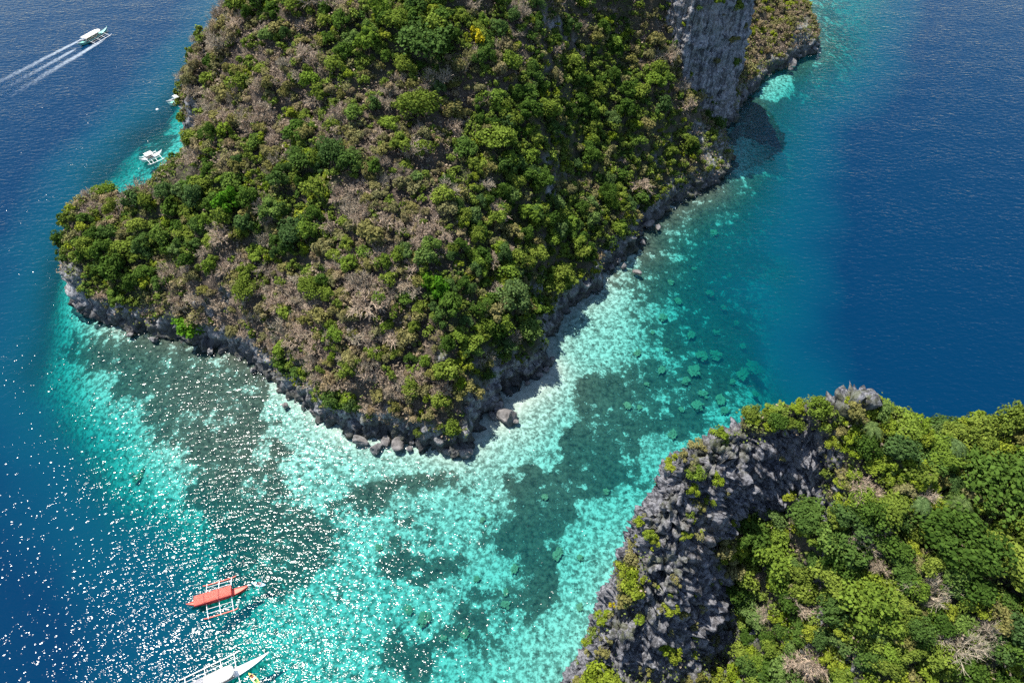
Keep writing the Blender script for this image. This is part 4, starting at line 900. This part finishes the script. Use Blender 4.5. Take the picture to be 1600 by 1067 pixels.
# red boat
s_, b_ = g3(293, 946, 0.9), g3(389, 914, 1.6); Lr = float(np.linalg.norm((b_ - s_)[:2]))
red_boat = bangka('outrigger_boat', 'red outrigger boat with coral red canopy in the glittering water', s_, b_, Lr, 1.45, BM['redp'], BM['red'], BM['red'], BM['white'], 3.3, (-Lr * .22, Lr * .22), (-Lr * .20, 0.0, Lr * .20), (.55, .8),
       [dict(x0=-Lr * .37, x1=Lr * .22, w=2.0, z=1.9, m=BM['red'], skirt=.45, skm=BM['redd'], skm2=BM['redp'], seams=(-Lr * .21, Lr * .02), seam_m=BM['dark'])], GB, BM['white'], 0.9)
# white boat cut by the lower edge
b_ = g3(421, 1021, 1.6); dirv = g3(328, 1067, 1.6) - b_; dirv /= np.linalg.norm(dirv); Lw = 21.0; s_ = b_ + dirv * Lw
bangka('outrigger_boat', 'white outrigger boat with teal bow stripe cut off by the lower edge', s_, b_, Lw, 1.8, BM['teal'], BM['white'], BM['white'], BM['white'], 3.6, (-4.5, 5.0), (-4.0, -.6, 2.2, 4.6), (.5, .72),
       [dict(x0=-.6, x1=4.4, w=2.5, z=2.4, m=BM['offwhite'], round=1.3, arch=.35), dict(x0=-5.0, x1=-.75, w=2.8, z=2.2, m=BM['grey'], arch=.06), dict(x0=-8.2, x1=-5.1, w=3.0, z=2.4, m=BM['offwhite'])], GB, BM['white'], 1.5)
# boat under way
s_, b_ = g3(122, 71, 0.9), g3(167, 42, 1.8); Lm = float(np.linalg.norm((b_ - s_)[:2])); run_c = (s_ + b_) / 2; run_d = (b_ - s_) / np.linalg.norm(b_ - s_)
bangka('outrigger_boat', 'mint green and white outrigger boat under way with a long white wake', s_, b_, Lm, 2.1, BM['mint'], BM['mint'], BM['white'], BM['white'], 4.3, (-Lm * .26, Lm * .30), (-Lm * .22, -Lm * .03, Lm * .13, Lm * .27), (.55, .78),
       [dict(x0=-Lm * .30, x1=Lm * .24, w=3.5, z=2.3, m=BM['offwhite'], round=1.6, arch=.3)], GB, BM['mint'], 0.9)
# moored boats behind the headland
s_, b_ = g3(254, 237, .9), g3(219, 252, .9); Lq = float(np.linalg.norm((b_ - s_)[:2]))
bangka('outrigger_boat', 'white outrigger boat moored over turquoise shallows just above the headland', s_, b_, Lq, 1.8, BM['white'], BM['white'], BM['white'], BM['white'], 3.1, (-Lq * .30, Lq * .28), (-Lq * .28, -Lq * .05, Lq * .12, Lq * .26), (.6,),
       [dict(x0=-Lq * .08, x1=Lq * .24, w=2.5, z=2.2, m=BM['offwhite'], arch=.15)], GB, None, 1.0)
b_ = g3(263, 164, .9); s_ = g3(292, 149, .9); Lq = float(np.linalg.norm((b_ - s_)[:2]))
bangka('outrigger_boat', 'white outrigger boat half hidden behind trees on the left slope', s_, b_, Lq, 2.0, BM['white'], BM['mint'], BM['white'], BM['white'], 3.6, (-Lq * .28, Lq * .22), (-Lq * .25, -Lq * .03, Lq * .2), (.6,),
       [dict(x0=-Lq * .30, x1=Lq * .12, w=2.8, z=2.4, m=BM['offwhite'], arch=.2)], GB, None, 1.1)
# kayaks
def kayak(label, c, rz, L, B, m_, seats):
    root = empty('kayak', (c[0], c[1], 0), rz); tag(root, label, 'kayak', 'kayaks near the moored boats'); st = []
    for k in range(13):
        t = -1 + 2 * k / 12; st.append((t * L / 2, B / 2 * max(.04, 1 - abs(t) ** 2.2), .22 + .16 * abs(t) ** 3, -.12 + .3 * t ** 6))
    bm = bmesh.new(); loft(bm, [[(x, w, sh), (x, w * .8, ke + .05), (x, 0, ke), (x, -w * .8, ke + .05), (x, -w, sh)] for x, w, sh, ke in st]); part('hull', bm, m_, root, True)
    bm = bmesh.new(); loft(bm, [[(x, w, sh), (x, w * .5, sh + .04), (x, 0, sh - .02), (x, -w * .5, sh + .04), (x, -w, sh)] for x, w, sh, ke in st]); part('deck', bm, m_, root, True)
    for sx, sm in seats:
        bm = bmesh.new(); box(bm, sx - .3, sx + .3, -B * .3, B * .3, .2, .32, .04); box(bm, sx - .36, sx - .24, -B * .3, B * .3, .3, .62, .04); part('seat', bm, sm, root)
    return root
k1 = g3(398, 1061); kayak('yellow two seat kayak beside the large white boat', k1, math.radians(-38), 3.2, .85, BM['yellow'], ((-.65, BM['brown']), (.55, BM['green'])))
k2 = g3(405, 913); kd = math.radians(-8); kayak('pale blue kayak ahead of the red boat', k2, kd, 2.9, .8, BM['blue'], ((-.05, BM['dark']),))
# person sitting in the pale blue kayak
def skinned(name, verts, edges, rad, mat, parent=None, sub=2):
    me = bpy.data.meshes.new(name); me.from_pydata(verts, edges, []); o = obj(name, me)
    sk = o.modifiers.new('s', 'SKIN'); sk.use_smooth_shade = True
    for k, v in enumerate(me.skin_vertices[0].data): v.radius = (rad[k], rad[k]); v.use_root = (k == 0)
    ss = o.modifiers.new('u', 'SUBSURF'); ss.levels = sub; ss.render_levels = sub
    ev = bpy.data.meshes.new_from_object(o.evaluated_get(bpy.context.evaluated_depsgraph_get())); bpy.data.objects.remove(o); ev.materials.clear(); ev.materials.append(mat)
    return obj(name, ev, parent)
vts = [(0, 0, .42), (.02, 0, .62), (.03, 0, .82), (.03, 0, .92), (.05, 0, 1.03), (.04, 0, 1.12),
       (.02, .19, .84), (.16, .27, .62), (.42, .22, .62), (.50, .2, .62), (.02, -.19, .84), (.16, -.27, .62), (.42, -.22, .62), (.50, -.2, .62),
       (.06, .1, .40), (.46, .15, .60), (.84, .13, .33), (.96, .13, .38), (.06, -.1, .40), (.46, -.15, .60), (.84, -.13, .33), (.96, -.13, .38)]
eds = [(0, 1), (1, 2), (2, 3), (3, 4), (4, 5), (2, 6), (6, 7), (7, 8), (8, 9), (2, 10), (10, 11), (11, 12), (12, 13), (0, 14), (14, 15), (15, 16), (16, 17), (0, 18), (18, 19), (19, 20), (20, 21)]
rad = [.15, .14, .15, .06, .095, .085, .07, .05, .038, .035, .07, .05, .038, .035, .1, .07, .045, .04, .1, .07, .045, .04]
person = skinned('person', vts, eds, rad, BM['skin']); person.location = (k2[0] - .05 * math.cos(kd), k2[1] - .05 * math.sin(kd), -.08); person.rotation_euler = (0, 0, kd)
tag(person, 'person with dark hair in pale clothes sitting in the pale blue kayak', 'person')
hair = obj('hair', rock_mesh('hair', 77, BM['hair'], 0.95, 3, 0.1, True), person); hair.location = (.02, 0, 1.12); hair.scale = (.125, .125, .12)
skinned('shirt', [(0, 0, .44), (.02, 0, .62), (.03, 0, .80), (.02, .19, .84), (.1, .24, .72), (.02, -.19, .84), (.1, -.24, .72)], [(0, 1), (1, 2), (2, 3), (3, 4), (2, 5), (5, 6)], [.165, .155, .165, .085, .07, .085, .07], BM['pink'], person)
for k, dy in enumerate((1,)):
    bm = bmesh.new(); tube(bm, (0, -1.0, 0), (0, 1.0, 0), .022); 
    for sg in (-1, 1): box(bm, -.02, .02, sg * 1.2 - .22, sg * 1.2 + .22, -.09, .09, .015)
    pd = part('kayak_paddle', bm, BM['white'], None); pd.location = (k2[0] + .47 * math.cos(kd), k2[1] + .47 * math.sin(kd), .60); pd.rotation_euler = (.12, 0, kd); tag(pd, 'white paddle held by the person in the pale blue kayak', 'paddle')
# mooring buoy by the left shore
bq = g3(246, 172); root = empty('mooring_buoy', (bq[0], bq[1], 0)); tag(root, 'small white mooring buoy off the left shore between moored boats', 'buoy')
bm = bmesh.new(); bmesh.ops.create_uvsphere(bm, u_segments=14, v_segments=8, radius=.55); part('float_ball', bm, BM['white'], root, True)
bm = bmesh.new(); tube(bm, (0, 0, .5), (0, 0, .75), .06); part('mooring_eye', bm, BM['dark'], root)

# ------------------------------------------------------------------ foam
m, nt, out = new_mat('white_sea_foam'); L = nt.links.new
d_ = N(nt, 'ShaderNodeBsdfDiffuse'); d_.inputs[0].default_value = (.8, .83, .85, 1); L(d_.outputs[0], out.inputs[0]); M_FOAM = m
def foam(name, pts, size, label, z=0.03, elong=None):
    n = len(pts); K = 7; a = np.arange(K) * 2 * np.pi / K; s = size * (0.4 + 1.0 * rng.random(n) ** 2); rr = 0.45 + 0.75 * rng.random((n, K))
    dx = np.cos(a)[None] * rr * s[:, None]; dy = np.sin(a)[None] * rr * s[:, None]
    if elong is not None:
        e, f = elong; t = rng.normal(size=(n, 1)) * .25 + math.atan2(e[1], e[0]); dx, dy = dx * f * np.cos(t) - dy * np.sin(t), dx * f * np.sin(t) + dy * np.cos(t)
    V = np.stack((pts[:, :1] + dx, pts[:, 1:2] + dy, z + 0.05 * rng.random((n, 1)) + 0 * dx), -1).reshape(-1, 3)
    me = mesh_np(name, V, np.arange(n * K).reshape(-1, K), M_FOAM); tag(obj(name, me), label, 'foam', kind='stuff')
wd = np.array((run_d[0], run_d[1])); wd /= np.linalg.norm(wd); ws = np.array((-wd[1], wd[0])); wc = run_c[:2]
m, nt, out = new_mat('thin_wake_foam'); L = nt.links.new
dn = attr_(nt, 'dens').outputs['Fac']; wr = math.atan2(wd[1], wd[0]); nf = noise_(nt, mapped(nt, (1, 1, 1), (0, 0, -wr)), 1.0, 5, 0.65)
mp_ = N(nt, 'ShaderNodeMapping'); g_ = N(nt, 'ShaderNodeNewGeometry'); mp_.vector_type = 'TEXTURE'; mp_.inputs['Rotation'].default_value = (0, 0, wr); mp_.inputs['Scale'].default_value = (1.6, 0.5, 1)
L(g_.outputs['Position'], mp_.inputs['Vector']); nf = noise_(nt, mp_.outputs[0], 1.0, 6, 0.7)
al = ramp_(nt, math_(nt, 'ADD', math_(nt, 'SUBTRACT', nf, 0.5), math_(nt, 'SUBTRACT', dn, 0.12)), [(0.22, 0.0), (0.95, 0.75)])
d_ = N(nt, 'ShaderNodeBsdfDiffuse'); d_.inputs[0].default_value = (.66, .74, .80, 1); tr_ = N(nt, 'ShaderNodeBsdfTransparent'); mx = N(nt, 'ShaderNodeMixShader')
L(al, mx.inputs[0]); L(tr_.outputs[0], mx.inputs[1]); L(d_.outputs[0], mx.inputs[2]); L(mx.outputs[0], out.inputs[0]); M_WAKE = m
Vw, Fw, Dw = [], [], []
def ribbon(off, t0, t1, w0, w1, drift, d0, d1, z, n=70, k=9):
    b0 = len(Vw)
    for i_ in range(n + 1):
        f = i_ / n; t = t0 + (t1 - t0) * f; w = w0 + (w1 - w0) * f; c = off * (1 + drift * f) + (math.sin(t * .21 + off) * .5 + math.sin(t * .53 + off * 2) * .35) * f
        for j_ in range(k):
            e = -1 + 2 * j_ / (k - 1); p = wc - wd * t + ws * (c + e * w); Vw.append((p[0], p[1], z)); Dw.append((d0 + (d1 - d0) * f ** .7) * (1 - e * e) ** .8 * min(1, f * 12))
    for i_ in range(n):
        for j_ in range(k - 1): a_ = b0 + i_ * k + j_; Fw.append((a_, a_ + 1, a_ + k + 1, a_ + k))
ribbon(4.3, -Lm * .25, 105, .8, 6.5, 1.2, .80, .10, .030); ribbon(-4.3, -Lm * .32, 90, .9, 6.5, .8, .90, .04, .036); ribbon(0.1, Lm * .36, 85, 1.0, 6.0, 0, .75, .06, .042); ribbon(0.5, Lm * .6, 110, 3.5, 9.0, 0, .36, .14, .048)
me = mesh_np('wake_foam', np.array(Vw), np.array(Fw), M_WAKE); attr(me, 'dens', np.array(Dw)); tag(obj('wake_foam', me), 'white foam wake trailing behind the mint green boat', 'foam', kind='stuff')
sx, sy = [], []
SH = np.array(SHORE[:44]); seg = rng.integers(0, len(SH) - 1, 900); t = rng.random((900, 1)); pt = SH[seg] * (1 - t) + SH[seg + 1] * t
pt = pt + rng.normal(size=pt.shape) * 1.1; dd = main_dist(pt[:, 0], pt[:, 1]); pt = pt[(dd < 0.0) & (dd > -1.6) & (vnoise(p2(pt[:, 0], pt[:, 1], .12), 9) > .5)]
foam('shore_foam', pt, 0.10, 'thin white wash along the rocky shore of the large island')
